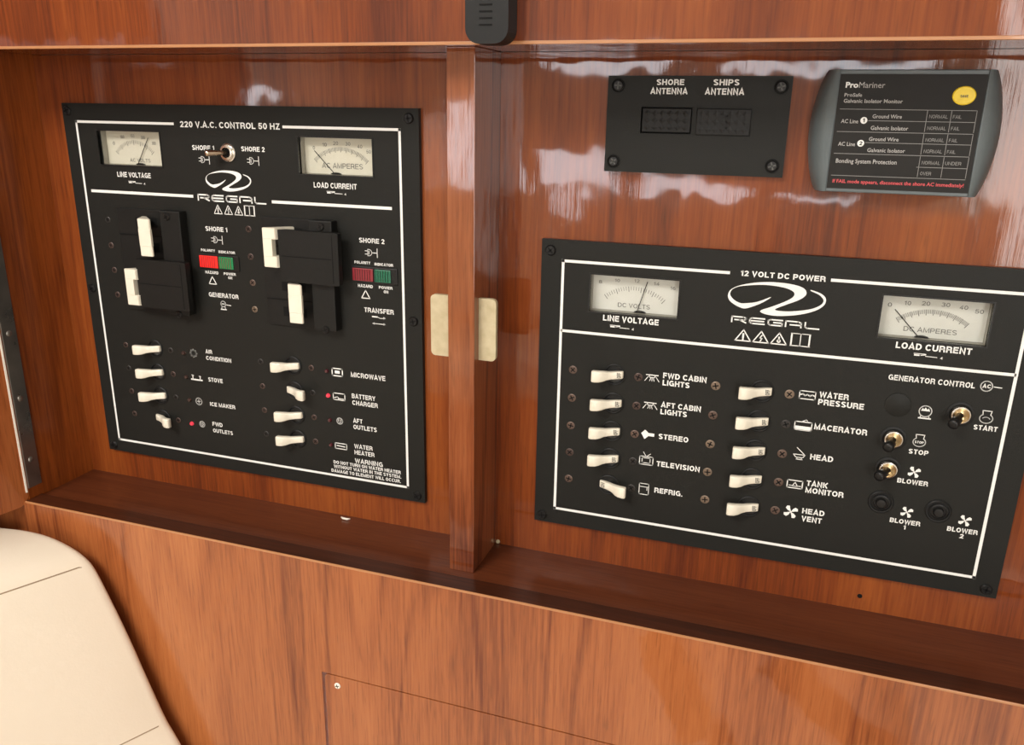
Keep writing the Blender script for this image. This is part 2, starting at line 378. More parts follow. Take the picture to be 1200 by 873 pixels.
def plate_with_holes(bm, x0, x1, z0, z1, y0, y1, holes):
    xs = sorted({x0, x1, *[v for h in holes for v in h[:2]]}); zs = sorted({z0, z1, *[v for h in holes for v in h[2:]]})
    def solid(i, j):
        if i < 0 or j < 0 or i >= len(xs) - 1 or j >= len(zs) - 1: return False
        cx = (xs[i] + xs[i + 1]) / 2; cz = (zs[j] + zs[j + 1]) / 2
        return not any(h[0] < cx < h[1] and h[2] < cz < h[3] for h in holes)
    V = {}
    def v(i, j, y):
        if (i, j, y) not in V: V[(i, j, y)] = bm.verts.new((xs[i] * k, y * k, zs[j] * k))
        return V[(i, j, y)]
    for i in range(len(xs) - 1):
        for j in range(len(zs) - 1):
            if not solid(i, j): continue
            for y in (y0, y1): bm.faces.new((v(i, j, y), v(i + 1, j, y), v(i + 1, j + 1, y), v(i, j + 1, y)))
            for di, dj, a, b in ((-1, 0, (i, j), (i, j + 1)), (1, 0, (i + 1, j), (i + 1, j + 1)), (0, -1, (i, j), (i + 1, j)), (0, 1, (i, j + 1), (i + 1, j + 1))):
                if not solid(i + di, j + dj): bm.faces.new((v(*a, y0), v(*b, y0), v(*b, y1), v(*a, y1)))

def T(x, z, h):
    """feature seen at (x, z) on the plate's plane but standing h mm proud of it"""
    s = (543.3 - h) / 543.3
    return 250.9 + (x - 250.9) * s, 297.7 + (z - 297.7) * s

# ------------------------------------------------------------------ the setting: recess in the cabin side
WY = 4.0                                # wall surface behind the plates
bm = bmesh.new()
plate_with_holes(bm, -341, 700, -27, 336, WY, WY + 9, [(-300, -14, 12, 288), (105, 392, 14, 204)])
wall_back = struct(build('wall_back', bm, M['wood_back']))
bm = bmesh.new(); add_box(bm, -362, -341, -66, WY + 9, -27, 600); wl = struct(build('wall_left', bm, M['wood_side']))
bm = bmesh.new(); add_box(bm, -900, -362, -66, -48, -27, 600); build('side_facing', bm, M['wood_side'], wl)
# shelf (ledge) with nosing
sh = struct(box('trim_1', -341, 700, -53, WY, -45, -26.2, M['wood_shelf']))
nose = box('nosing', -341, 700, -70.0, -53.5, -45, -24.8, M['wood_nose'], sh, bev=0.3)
# lower fascia with an opening for the access panel
bm = bmesh.new()
plate_with_holes(bm, -1300, 1700, -1000, -25.9, -70.4, -52, [(-59.0, 250, -330, -123.5)])
fas = struct(build('wall_lower', bm, M['wood_fascia']))
box('edge_band', -341, 700, -70.9, -70.0, -26.1, -24.3, M['edge'], fas, bev=0.3)
# upper rail
rail = struct(box('trim_2', -900, 700, -70.4, WY, 336.2, 560, M['wood_rail']))
box('edge_band', -900, 700, -70.9, -69.6, 334.9, 336.8, M['edge'], rail, bev=0.3)  # light caught by the rail's rounded edge, put in as a paler strip
# divider
dv = struct(box('trim_3', 39.6, 58.6, -44.2, WY, -26.2, 336.2, M['wood_div'], bev=0.4))
for (a, b, cn) in ((23.3, 39.8, (0, 1, 1, 0)), (58.4, 71.0, (1, 0, 0, 1))):
    bm = bmesh.new(); add_prism(bm, rrect(a, b, 135.8, 179.0, 3.2, 5, cn), -36, -32.5)
    build('bumper_pad', bm, M['pad'], dv, label='cream bumper pad')

# access panel low on the fascia
ap = thing('access_panel', 'flush wooden access hatch with rounded corner set low in the fascia', 'hatch', (0, 0, 0))
bm = bmesh.new(); add_prism(bm, rrect(-56.2, 247, -327, -124.1, 3.5, 5), -70.8, -55); build('hatch_board', bm, M['wood_fascia'], ap)
def screw(name, x, z, r, mat, parent, ybase=0.0, h=0.9, ang=0.3, label=None, slot='hole', washer=None):
    bm = bmesh.new(); add_lathe(bm, x, z, [(r, 0), (r, h * 0.4), (r * 0.8, h), (0, h * 1.05)], 16, ybase)
    o = build(name, bm, mat, parent, label=label)
    bm = bmesh.new()
    for q in (ang, ang + PI / 2):
        d = Vector((math.cos(q), math.sin(q))) * r * 0.55
        add_stroke(bm, [(x - d.x, z - d.y), (x + d.x, z + d.y)], r * 0.27, ybase - h * 1.1)
    build('cross_slot', bm, M[slot], o)
    return o
screw('screw', -45.1, -132.6, 2.6, M['white_edge'], ap, -70.9, 1.0, label='small pale screw')
screw('screw', 237, -132.6, 2.6, M['white_edge'], ap, -70.9, 1.0, label='small pale screw')

# open cabinet door with steel strip hinge at the left
cdr = thing('cabinet_door', 'open wooden cabinet door with rounded corner and steel strip hinge at left edge', 'door', (-0.341, -0.0665, 0))
cdr.rotation_euler = (0, 0, 0)
def door_board():
    bm = bmesh.new(); r = 9; pts = [(0, 560)] + [(0, 0)]
    # outline in (distance from hinge, z), thickness along +local normal
    out = [(0.0, 560.0)]
    z0 = -29.5
    for i in range(7):
        a = math.radians(180 + 90 * i / 6); out.append((r + r * math.cos(a), z0 + r + r * math.sin(a)))
    out += [(330, z0), (330, 560)]
    return out
dirv = Vector((-0.245, -0.97, 0)).normalized(); nrm = Vector((-0.97, 0.245, 0))
def door_mesh(outline, t0, t1):
    bm = bmesh.new(); n = len(outline)
    A = [bm.verts.new((dirv * s * k + nrm * t0 * k) + Vector((0, 0, z * k))) for s, z in outline]
    B_ = [bm.verts.new((dirv * s * k + nrm * t1 * k) + Vector((0, 0, z * k))) for s, z in outline]
    for i in range(n): bm.faces.new((A[i], A[(i + 1) % n], B_[(i + 1) % n], B_[i]))
    bm.faces.new(A); bm.faces.new(B_[::-1]); return bm
build('door_board', door_mesh(door_board(), 0.8, 18), M['wood_door'], cdr)
build('edge_band', door_mesh([(0.1, 555), (0.1, -18), (1.5, -18), (1.5, 555)], 0.0, 0.9), M['white_edge'], cdr, label='pale edge strip')
hs = box('hinge_strip', 0.2, 1.4, 0.6, 13.5, -14.5, 500, M['steel'], cdr, label='worn steel hinge strip')
for z in (-56 + 0, 9.8, 64.9, 120.7, 176, 232, 288, 344):
    if z < -20: continue
    bm = bmesh.new(); n = 14
    prof = [(2.6, 0), (2.3, 0.7), (0, 0.9)]
    rings = []
    for r, h in prof:
        rings.append([bm.verts.new(((1.4 + h) * k, (6.8 + r * math.cos(2 * PI * i / n)) * k, (z + r * math.sin(2 * PI * i / n)) * k)) for i in range(n)] if r else [bm.verts.new(((1.4 + h) * k, 6.8 * k, z * k))])
    for a, b in zip(rings, rings[1:]):
        for i in range(n):
            bm.faces.new((a[i], a[(i + 1) % n], b[(i + 1) % n], b[i]) if len(b) > 1 else (a[i], a[(i + 1) % n], b[0]))
    build('hinge_screw', bm, M['screwsteel'], hs, smooth=True)

# ------------------------------------------------------------------ shared panel pieces
def strokes(name, lists, parent, wd, y=-0.25, mat='ink'):
    bm = bmesh.new()
    for it in lists:
        if it[0] == 'f': flat(bm, it[1], y)
        elif it[0] == 'c': add_stroke(bm, it[1], it[2] if len(it) > 2 else wd, y, True)
        else: add_stroke(bm, it[1], it[2] if len(it) > 2 else wd, y)
    return build(name, bm, M[mat], parent)

LOGO = [(244.9,188.5),(237.0,184.7),(229.7,183.1),(226.0,183.0),(222.1,184.8),(219.5,187.8),(220.2,191.1),(224.0,193.5),(230.6,194.9),(239.1,195.9),(247.7,195.7),(254.4,194.6),(258.1,192.8),(258.7,190.7),(257.0,188.5),(252.7,185.7),(245.2,181.9),(240.2,179.7),(239.3,178.2),(243.1,176.9),(249.8,176.5),(258.9,177.6),(267.1,179.7),(273.2,182.4),(276.9,185.6),(277.9,188.6),(277.0,191.2),(273.8,193.4),(268.5,194.9),(268.5,194.2),(273.3,192.3),(276.0,189.8),(276.4,187.8),(274.6,185.4),(270.0,182.9),(263.1,181.1),(254.7,179.9),(248.0,180.5),(254.2,184.1),(260.4,187.1),(264.0,189.5),(265.8,192.0),(265.0,194.7),(261.9,196.5),(256.6,197.6),(250.1,198.1),(241.6,197.9),(233.1,196.7),(224.6,194.3),(219.5,191.2),(218.1,187.7),(219.1,184.4),(222.4,181.8),(226.3,180.1),(229.5,179.6),(234.0,181.2),(240.3,184.6)]
def smooth_loop(p, sub=4):
    out = []; n = len(p)
    for i in range(n):
        a, b, c, d = [Vector(p[(i + q) % n]) for q in (-1, 0, 1, 2)]
        for s in range(sub):
            t = s / sub
            v = 0.5 * ((2 * b) + (c - a) * t + (2 * a - 5 * b + 4 * c - d) * t * t + (3 * b - a - 3 * c + d) * t ** 3)
            out.append((v.x, v.y))
    return out
def logo(parent, x0, x1, z0, z1):
    pts = [(x0 + (x - 218.1) / 59.8 * (x1 - x0), z0 + (z - 176.5) / 21.6 * (z1 - z0)) for x, z in smooth_loop(LOGO)]
    bm = bmesh.new(); flat(bm, pts, -0.25); build('emblem', bm, M['ink'], parent)
def maker_name(parent, x0, x1, z0, z1):
    Wd = (x1 - x0); h = z1 - z0
    # five wide letters, each in a unit box, drawn with strokes
    R_ = [[(0, 0), (0, 1), (.82, 1), (1, .85), (1, .6), (.85, .45), (.22, .45)], [(.55, .45), (1, 0)]]
    E_ = [[(1, 1), (.15, 1), (0, .8), (0, .2), (.15, 0), (1, 0)], [(.12, .5), (.95, .5)]]
    G_ = [[(1, 1), (.15, 1), (0, .8), (0, .2), (.15, 0), (1, 0), (1, .5), (.4, .5)]]
    A_ = [[(0, 0), (0, 1), (.8, 1), (1, .8), (1, 0)], [(.3, .38), (1, .38)]]
    L_ = [[(0, 1), (0, .2), (.15, 0), (1.0, 0)]]
    lay = [(R_, 0, .165), (E_, .21, .38), (G_, .425, .585), (A_, .625, .80), (L_, .845, 1.0)]
    bm = bmesh.new()
    for g, a, b in lay:
        for s in g: add_stroke(bm, [(x0 + Wd * (a + (b - a) * u), z0 + h * (.1 + .8 * v)) for u, v in s], h * .2, -0.25)
    build('lettering', bm, M['ink'], parent)
def tri(cx, z0, wd, h): return [(cx - wd / 2, z0), (cx + wd / 2, z0), (cx, z0 + h)]
def warn_icons(parent, xs, z0, wd, h, book):
    lw = wd * .075
    for i, cx in enumerate(xs):
        l = [('c', tri(cx, z0, wd, h))]
        if i == 0: l += [('s', [(cx, z0 + h * .62), (cx, z0 + h * .3)], lw * 1.6), ('f', circle(cx, z0 + h * .14, lw * .9, 8))]
        if i == 1: l += [('s', [(cx + wd * .06, z0 + h * .65), (cx - wd * .07, z0 + h * .4), (cx + wd * .07, z0 + h * .36), (cx - wd * .03, z0 + h * .1)])]
        if i == 2: l += [('f', circle(cx, z0 + h * .28, wd * .13, 12)), ('s', [(cx, z0 + h * .3), (cx, z0 + h * .62)], lw * 1.4)]
        strokes('warning_icon', l, parent, lw)
    a, b, c, d = book; m_ = (a + b) / 2
    strokes('manual_icon', [('s', [(a + .4, d - .3), (a + .4, c + .3)], 1.0), ('s', [(b - .4, d - .3), (b - .4, c + .3)], 1.0), ('s', [(a, c), (m_ - .6, c + .1), (m_, c + .5), (m_ + .6, c + .1), (b, c)], .6), ('s', [(a, d), (m_ - .6, d), (m_, d - .4), (m_ + .6, d), (b, d)], .45), ('s', [(m_, c), (m_, d - .4)], .5)], parent, .5)
def plug_icon(parent, x0, x1, z):
    r = (x1 - x0) * .24; cx = x0 + r * 1.3
    strokes('plug_icon', [('s', [(cx + r * math.cos(a / 8 * PI - PI * .5) * 1.0, z + r * math.sin(a / 8 * PI - PI * .5)) for a in range(9)]), ('s', [(cx, z - r), (cx - r * .4, z - r), (cx - r * .4, z + r), (cx, z + r)]), ('s', [(cx + r, z), (x1, z)]), ('s', [(x1, z - 3.2), (x1, z + 3.2)]), ('s', [(x0, z + r * .5), (cx - r * .4, z + r * .5)]), ('s', [(x0, z - r * .5), (cx - r * .4, z - r * .5)]), ('s', [(cx + .1, z - r * .5), (cx + .1, z + r * .5)])], parent, .5)
def meter_sym(parent, x0, x1, z, a='', b=''):
    w_ = x1 - x0
    strokes('circuit_icon', [('s', [(x0, z + .9), (x0 + w_ * .42, z + .9)], .4), ('s', [(x0 + .5, z - .1), (x0 + w_ * .18, z - .1)], .9), ('s', [(x0 + w_ * .25, z), (x0 + w_ * .42, z + .5)], .5), ('s', [(x0 + w_ * .42, z - .4), (x0 + w_ * .82, z - .5)], .4), ('s', [(x1 - .8, z - .9), (x1, z), (x1, z - 1.2)], .45)], parent, .45)
def fan(parent, cx, cz, r):
    l = [('f', circle(cx, cz, r * .16, 8))]
    for q in range(4):
        a0 = math.radians(90 * q + 20)
        pts = [(0.05, 0), (.35, .32), (.75, .48), (1.0, .22), (.9, -.12), (.55, -.05), (.3, -.05)]
        l.append(('f', [(cx + r * (u * math.cos(a0) - v * math.sin(a0)), cz + r * (u * math.sin(a0) + v * math.cos(a0))) for u, v in pts]))
    strokes('fan_icon', l, parent, .4)

# lever of a small rocker breaker: cross-sections along its length, leaning towards -x
def lever_mesh(sign=1):
    st = [(6.2, 2.2, 0.2, 2.45), (5.6, 2.9, 0.0, 2.65), (2.0, 3.9, 0.0, 2.7), (-1.5, 5.3, 0.6, 2.7), (-4.2, 7.4, 2.6, 2.95), (-6.5, 9.6, 4.8, 3.7), (-9.0, 11.2, 6.4, 4.05), (-12.0, 11.9, 7.0, 4.15), (-13.8, 11.7, 7.2, 4.1), (-14.4, 10.9, 7.8, 3.7)]
    bm = bmesh.new(); rings = []
    for x, ht, hb, hw in st:
        c = (ht + hb) / 2; hh = (ht - hb) / 2; ring = []
        for j in range(16):
            a = 2 * PI * j / 16; ca, sa = math.cos(a), math.sin(a)
            u = math.copysign(abs(ca) ** .35, ca); v = math.copysign(abs(sa) ** .35, sa)
            zoff = max(0, min(1, (x + 2) / 8)) * .8
            ring.append(bm.verts.new((sign * x * k, -(c + v * hh) * k, (zoff + u * hw) * k)))
        rings.append(ring)
    for a, b in zip(rings, rings[1:]):
        for j in range(16): bm.faces.new((a[j], a[(j + 1) % 16], b[(j + 1) % 16], b[j]))
    bm.faces.new(rings[0]); bm.faces.new(rings[-1][::-1])
    bmesh.ops.recalc_face_normals(bm, faces=bm.faces)
    me = bpy.data.meshes.new('lever'); bm.to_mesh(me); bm.free(); me.materials.append(M['ivory'])
    for p in me.polygons: p.use_smooth = True
    try: me.set_sharp_from_angle(angle=math.radians(50))
    except Exception: pass
    return me
LEV_OFF = lever_mesh(1); LEV_ON = lever_mesh(-1)
bm = bmesh.new(); add_lathe(bm, 0, 0, [(7.7, 0), (7.7, .7), (7.1, 1.1), (6.6, .9), (6.3, .3), (0, .3)], 28)
bmesh.ops.recalc_face_normals(bm, faces=bm.faces); BOOT = bpy.data.meshes.new('boot'); bm.to_mesh(BOOT); bm.free(); BOOT.materials.append(M['rubber'])
for p in BOOT.polygons: p.use_smooth = True
try: BOOT.set_sharp_from_angle(angle=math.radians(40))
except Exception: pass
bm = bmesh.new(); add_lathe(bm, 0, 0, [(5.9, .3), (4.8, 1.1), (2.5, 1.8), (0, 2.0)], 20)
for v_ in list(bm.verts):
    if v_.co.z > 0.2 * k: v_.co.z = 0.2 * k
bmesh.ops.recalc_face_normals(bm, faces=bm.faces); LENS = bpy.data.meshes.new('lens'); bm.to_mesh(LENS); bm.free(); LENS.materials.append(M['lens'])
for p in LENS.polygons: p.use_smooth = True
def small_breaker(parent, x, z, on=False, word='OFF', label=None):
    b = linkme('breaker_switch', BOOT, parent); b.location = (x * k, 0, z * k)
    if label: b['label'] = label
    le = linkme('lens', LENS, b)
    l = linkme('lever', LEV_ON if on else LEV_OFF, b)
    if word:   # moulded word on the shank of the lever
        s = -1 if on else 1
        t = text(word, 2.2 if not on else -5.0, 5.0 if not on else -2.2, -1.3, 2.5, b, 'inkdark', y=0, bold=0.0, rot=True)
        for v_ in t.data.vertices:          # lies on the sloping face
            h = 2.95 + (5.6 - abs(v_.co.x) * 1000) * .28
            v_.co.y = -(h + 0.12) * k
    return b
def rivets(parent, pts, r, mats, ang0=0.2):
    for i, (x, z) in enumerate(pts):
        screw('rivet_screw', x, z, r, M['scr_cu'][mats[i % len(mats)]], parent, 0, 0.5, random.uniform(0, 1.5))
def corner_screws(parent, pts, r=3.7):
    for x, z in pts: screw('screw', x, z, r, M['plastic'], parent, 0, 1.5, random.uniform(0, 1.5))

def meter(parent, name, x0, x1, z0, z1, nums, unit, ticks, arc, needle, dmat, label, unitbox, numh=2.6):
    """window x0..x1/z0..z1 in the plate; dial set 9.5 mm behind"""
    D = 9.5
    bm = bmesh.new()
    for (a, b, c, d) in ((x0 - 1, x0, z0 - 1, z1 + 1), (x1, x1 + 1, z0 - 1, z1 + 1), (x0, x1, z0 - 1, z0), (x0, x1, z1, z1 + 1)):
        add_box(bm, a, b, 0.1, D + 1.5, c, d)
    add_box(bm, x0, x1, D, D + 1.5, z0, z1)
    mt = build(name, bm, M['housing'], parent, label=label)
    box('dial', x0 + .2, x1 - .2, D - .3, D, z0 + .2, z1 - .2, M[dmat], mt)
    yy = D - .5
    # bezel rim
    bm = bmesh.new(); plate_with_holes(bm, x0 - .9, x1 + .9, z0 - .9, z1 + .9, -.45, 0.0, [(x0, x1, z0, z1)]); build('bezel', bm, M['plastic'], mt)
    for s, cx, cz, wd in nums: text(s, cx - wd / 2, cx + wd / 2, cz - numh / 2, cz + numh / 2, mt, 'inkgrey', y=yy, bold=0.0)
    text(unit, *unitbox, mt, 'inkgrey', y=yy, bold=0.0)
    (cx, cz, r, a0, a1, n, major) = arc
    bm = bmesh.new()
    for i in range(n + 1):
        a = math.radians(a0 + (a1 - a0) * i / n); L_ = 3.4 if i % major == 0 else 2.4
        add_stroke(bm, [(cx + r * math.cos(a), cz + r * math.sin(a)), (cx + (r - L_) * math.cos(a), cz + (r - L_) * math.sin(a))], .3 if i % major else .42, yy)
    build('scale', bm, M['inkgrey'], mt)
    bm = bmesh.new(); add_tube(bm, [(needle[0], D - 1.6, needle[1]), (needle[2], D - 1.6, needle[3])], .28, 6); build('needle', bm, M['plastic'], mt)
    bm = bmesh.new(); add_prism(bm, [(p, max(q, z0 + .25)) for p, q in circle(needle[0] + 2, z0 + .1, 4.2, 18, 1.5) if q >= z0 + .1] , D - 2.2, D - .6); build('pivot_cover', bm, M['plastic'], mt)
    box('glass', x0 + .1, x1 - .1, 0.3, 0.8, z0 + .1, z1 - .1, M['glass'], mt)
    return mt
def DD(x, z): return T(x, z, -9)

# ------------------------------------------------------------------ left panel (mains)
ac = thing('electrical_panel', 'tall black 220 volt mains panel left of the divider with white levers', 'control panel', (0, 0, 0))
LX0, LX1, LZ0, LZ1 = -313.9, 0.0, 0.0, 300.0
bm = bmesh.new(); plate_with_holes(bm, LX0, LX1, LZ0, LZ1, 0, 3.9, [(-281.8, -221.0, 253.2, 279.3), (-97.5, -36.7, 252.4, 278.7)])
build('face_plate', bm, M['panel'], ac)
def hline(parent, x0, x1, z, wd=1.9): strokes('border_line', [('f', [(x0, z - wd / 2), (x1, z - wd / 2), (x1, z + wd / 2), (x0, z + wd / 2)])], parent, 1)
def vline(parent, x, z0, z1, wd=1.9): strokes('border_line', [('f', [(x - wd / 2, z0), (x + wd / 2, z0), (x + wd / 2, z1), (x - wd / 2, z1)])], parent, 1)
hline(ac, -301.9, -206.0, 285.9); hline(ac, -109.3, -13.8, 285.6); hline(ac, -301.9, -13.8, 11.6)
vline(ac, -301.0, 10.7, 286.8); vline(ac, -14.7, 10.7, 286.5)
hline(ac, -295, -194.4, 231.7, 2.2); hline(ac, -122.9, -22.2, 230.9, 2.2)
corner_screws(ac, [(-308.6, 294.2), (-7.4, 293.3), (-308.3, 149), (-6.9, 148.6), (-308, 5.2), (-6.6, 5.6)])
text('220 V.A.C. CONTROL 50 HZ', -200.5, -111.5, 283.6, 288.0, ac, bold=.016)
x_, z_ = DD(-246, 261)
meter(ac, 'voltmeter', -281.8, -221.0, 253.2, 279.3,
      [('0', *DD(-266, 270), 2), ('100', *DD(-257, 275), 4), ('150', *DD(-247, 276), 4), ('200', *DD(-237, 275), 4), ('300', *DD(-227, 271), 4)],
      'AC VOLTS', 0, (DD(-246, 248)[0], DD(-246, 248)[1], 25, 140, 42, 30, 5), (DD(-243, 255)[0], 254.6, *DD(-231, 275)), 'dial',
      'rectangular voltmeter with blurred cream dial', (*[DD(-252, 0)[0], DD(-232, 0)[0]], 255.5, 258.2))
meter(ac, 'ammeter', -97.5, -36.7, 252.4, 278.7,
      [('0', *DD(-84, 271.5), 1.8), ('10', *DD(-75, 274), 3.6), ('20', *DD(-66, 275.2), 4.2), ('30', *DD(-56, 275), 4.2), ('40', *DD(-46.5, 273.4), 4.2), ('50', *DD(-39.5, 270), 3.6)],
      'AC AMPERES', 0, (DD(-62, 240)[0], DD(-62, 240)[1], 33, 133, 47, 50, 5), (DD(-68, 254)[0], 253.8, *DD(-83, 269.5)), 'dial',
      'rectangular ammeter with cream dial', (DD(-78, 0)[0], DD(-44.5, 0)[0], DD(0, 257.5)[1], DD(0, 261.2)[1]))
text('LINE VOLTAGE', -266.2, -233.2, 244.0, 247.9, ac, bold=.02); meter_sym(ac, -255.7, -239.9, 240)
text('LOAD CURRENT', -85.7, -50, 243.1, 247.0, ac, bold=.02); meter_sym(ac, -74.9, -59.3, 239.9)
text('SHORE 1', -191, -170.8, 267, 270.6, ac, bold=.02); plug_icon(ac, -185.7, -176.2, 260.0)
text('SHORE 2', -146.5, -126, 267.3, 270.8, ac, bold=.02); plug_icon(ac, -141.9, -131.9, 260.5)
logo(ac, -181.3, -139.9, 236.9, 252.6); maker_name(ac, -189.8, -128.3, 228.5, 233.9)
warn_icons(ac, [-172.3, -162.8, -153.4], 219.4, 7.4, 6.8, (-148.2, -138.8, 219.3, 226.8))
# chrome shore selector
def toggle(parent, x, z, tip, metal=True, label=None):
    if metal:
        t = lathe('toggle_switch', x, z, [(6.9, 0), (6.9, 1.2), (6.2, 1.8), (5.6, 1.2), (5.3, 1.2), (5.2, 3.0), (3.9, 3.2), (3.7, .8), (0, .8)], M['chrome'], parent, 32, label=label)
        bm = bmesh.new(); add_tube(bm, [(x, -.5, z), (x - 4, -5, z), (x + (tip[0] - x) * .9, -tip[2] * .92, tip[1]), (tip[0], -tip[2], tip[1]), (tip[0] - .9, -tip[2] - .9, tip[1])], [1.7, 1.9, 2.6, 2.7, 1.4], 14); build('lever', bm, M['levermetal'], t, smooth=True)
        lathe('socket', x, z, [(3.6, .9), (0, 1.1)], M['hole'], t)
    else:
        t = lathe('toggle_switch', x, z, [(7.9, 0), (7.9, .5), (7.2, .8), (6.4, .8)], M['rubber'], parent, 32, label=label)
        lathe('nut_ring', x, z, [(6.0, .3), (6.0, 1.2), (5.4, 3.0), (4.7, 3.3), (4.5, 2.2), (4.2, 1.0)], M['chrome'], t, 32)
        lathe('socket', x, z, [(4.3, 1.0), (2.4, 1.6), (2.0, 1.8), (0, 1.8)], M['brass'], t, 24)
        a = Vector((x, -2.4, z)); b = Vector((tip[0], -tip[2], tip[1]))
        P = [a.lerp(b, q) for q in (0, .35, .42, .95, 1.0, 1.04)]
        bm = bmesh.new(); add_tube(bm, [tuple(p) for p in P], [1.7, 1.9, 2.9, 3.3, 2.9, 1.6], 16); build('lever', bm, M['plastic'], t, smooth=True, label='black tipped lever')
    return t
toggle(ac, -158.5, 265.9, (*T(-178.6, 265, 12), 12), True, 'chrome toggle leaning left')

# two-pole main breakers with a sliding cover
def main_breaker(parent, bx0, bx1, rx0, rx1, cov, lev, screws, label):
    mb = box('main_breaker', bx0, bx1, -1.6, 0, 134.8, 219.4, M['cover'], parent, bev=.4, label=label)
    # moulded grooves and slots round the handles
    for (hx, z0, z1, on) in lev:
        box('handle_slot', hx - 10.5, hx + 10.5, -1.75, -1.5, z0 + 1.0, z0 + 8.5, M['hole'], mb)
        box('handle_slot', hx - 10.5, hx + 10.5, -1.75, -1.5, z1 - 8.5, z1 - 1.0, M['hole'], mb)
        box('pole_ridge', bx0 + 1, bx1 - 1, -2.1, -1.5, (z0 + z1) / 2 - 1.1, (z0 + z1) / 2 - .3, M['hole'], mb)
        d = 1 if on else -1
        # handle: two curved levers joined by a tie bar
        bm = bmesh.new()
        ax = hx + d * 9.6
        for (a, b) in ((z0, z0 + 8.4), (z1 - 8.4, z1)):
            vsx = [(hx - d * 1.5 - 2.4, -1.5), (hx - d * 1.5 + 2.4, -1.5), (ax + 5.9, -14.2), (ax + 5.6, -15.8), (ax - 5.6, -15.8), (ax - 5.9, -14.2)]
            A = [bm.verts.new((x * k, y * k, a * k)) for x, y in vsx]; B_ = [bm.verts.new((x * k, y * k, b * k)) for x, y in vsx]
            for i in range(6): bm.faces.new((A[i], A[(i + 1) % 6], B_[(i + 1) % 6], B_[i]))
            bm.faces.new(A); bm.faces.new(B_[::-1])
        bmesh.ops.bevel(bm, geom=list(bm.edges), offset=.0004, segments=2, affect='EDGES')
        tb = (ax - 5.75, ax + (5.75 if on else 2.2))
        add_box(bm, tb[0], tb[1], -15.82 if on else -15.6, -13.4 if on else -10.5, z0 + 8.0, z1 - 8.0, .35)
        build('handle', bm, M['ivory'], mb, label='wide ivory tie-bar handle, ' + ('thrown right' if on else 'thrown left beside the cover'))
    r_ = box('slide_rail', rx0, rx1, -8.6, 0, 136.4, 220.0, M['cover'], mb, bev=.7)
    bm = bmesh.new(); x0, x1, z0, z1 = cov
    add_prism(bm, [(x0, z0), (x1 - 2.2, z0), (x1, z0 + .5), (x1, z1 - .5), (x1 - 2.2, z1), (x0, z1)], -14, -8.7)
    bmesh.ops.bevel(bm, geom=[e for e in bm.edges if len(e.link_faces) == 2 and e.calc_face_angle(0) > .5], offset=.0006, segments=2, affect='EDGES')
    cv = build('slide_cover', bm, M['cover'], mb, label='raised sliding interlock cover')
    box('groove', x0 + 2, x1 - 6, -14.12, -13.8, (z0 + z1) / 2 - .35, (z0 + z1) / 2 + .35, M['hole'], mb)
    box('groove', x1 - 5.2, x1 - 4.6, -14.12, -13.8, z0 + 1.5, z1 - 1.5, M['hole'], mb)
    for x, z in screws: screw('screw', x, z, 3.0, M['plastic'], mb, -8.6, 1.2, .5)
    return mb
main_breaker(ac, -270.5, -221.5, -222, -202.7, (-246, -197.5, 141.5, 181), [(-241.6, 184.2, 213.8, True), (-241.6, 142.8, 172.6, False)], [(-214.6, 215.6), (-212.6, 137.0)],
             'left main breaker pair, shore 1 above generator')
main_breaker(ac, -133, -89, -87.3, -67.7, (-110.4, -59.9, 173.3, 212.3), [(-107.5, 183.8, 213.4, False), (-107.5, 142.0, 171.8, True)], [(-76.6, 215.8), (-76.7, 137.4)],
             'right main breaker pair, shore 2 above transfer')
text('SHORE 1', -185.8, -165.4, 205.4, 209.0, ac, bold=.02); plug_icon(ac, -181, -170.9, 198.8)
text('SHORE 2', -49.8, -29.0, 204.8, 208.3, ac, bold=.02); plug_icon(ac, -45.1, -35.2, 197.7)
for ox, lit in ((0, True), (137.6, False)):
    x0 = -194.6 + ox
    iw = box('indicator_window', x0, x0 + 38, -1.0, 0, 174.9, 187.0, M['plastic'], ac, bev=.4, label='lit red and green indicator window' if lit else 'unlit red and green indicator window')
    box('red_lens', x0 + 1.2, x0 + 18.4, -1.9, -.8, 176.2, 185.8, M['red_on' if lit else 'red_off'], iw, bev=.5)
    box('green_lens', x0 + 19.6, x0 + 33.0, -1.9, -.8, 176.2, 185.8, M['green_on' if lit else 'green_off'], iw, bev=.5)
    bm = bmesh.new()
    for q in range(1, 8): add_box(bm, x0 + 1.6 + q * 2.0, x0 + 1.9 + q * 2.0, -2.1, -1.85, 176.8, 185.2)
    for q in range(0, 6): add_box(bm, x0 + 20.6 + q * 2.0, x0 + 20.9 + q * 2.0, -2.1, -1.85, 176.8, 185.2)
    build('lens_rib', bm, M['red_off' if lit else 'hole'], iw, kind='stuff')
    text('POLARITY', -192.0 + ox, -178.8 + ox, 188.9, 190.9, ac, bold=.03); text('INDICATOR', -175.3 + ox, -160.0 + ox, 188.5, 190.5, ac, bold=.03)
    text('HAZARD', -189.8 + ox, -177.4 + ox, 171.1, 173.4, ac, bold=.03); text('POWER', -172.3 + ox, -161.0 + ox, 171.2, 173.3, ac, bold=.03); text('ON', -168.4 + ox, -164.6 + ox, 168.1, 170.2, ac, bold=.03)
    strokes('hazard_icon', [('c', tri(-183.6 + ox, 162.9, 7.0, 6.0))], ac, .7)
text('GENERATOR', -188.5, -160.2, 152.3, 155.9, ac, bold=.02)
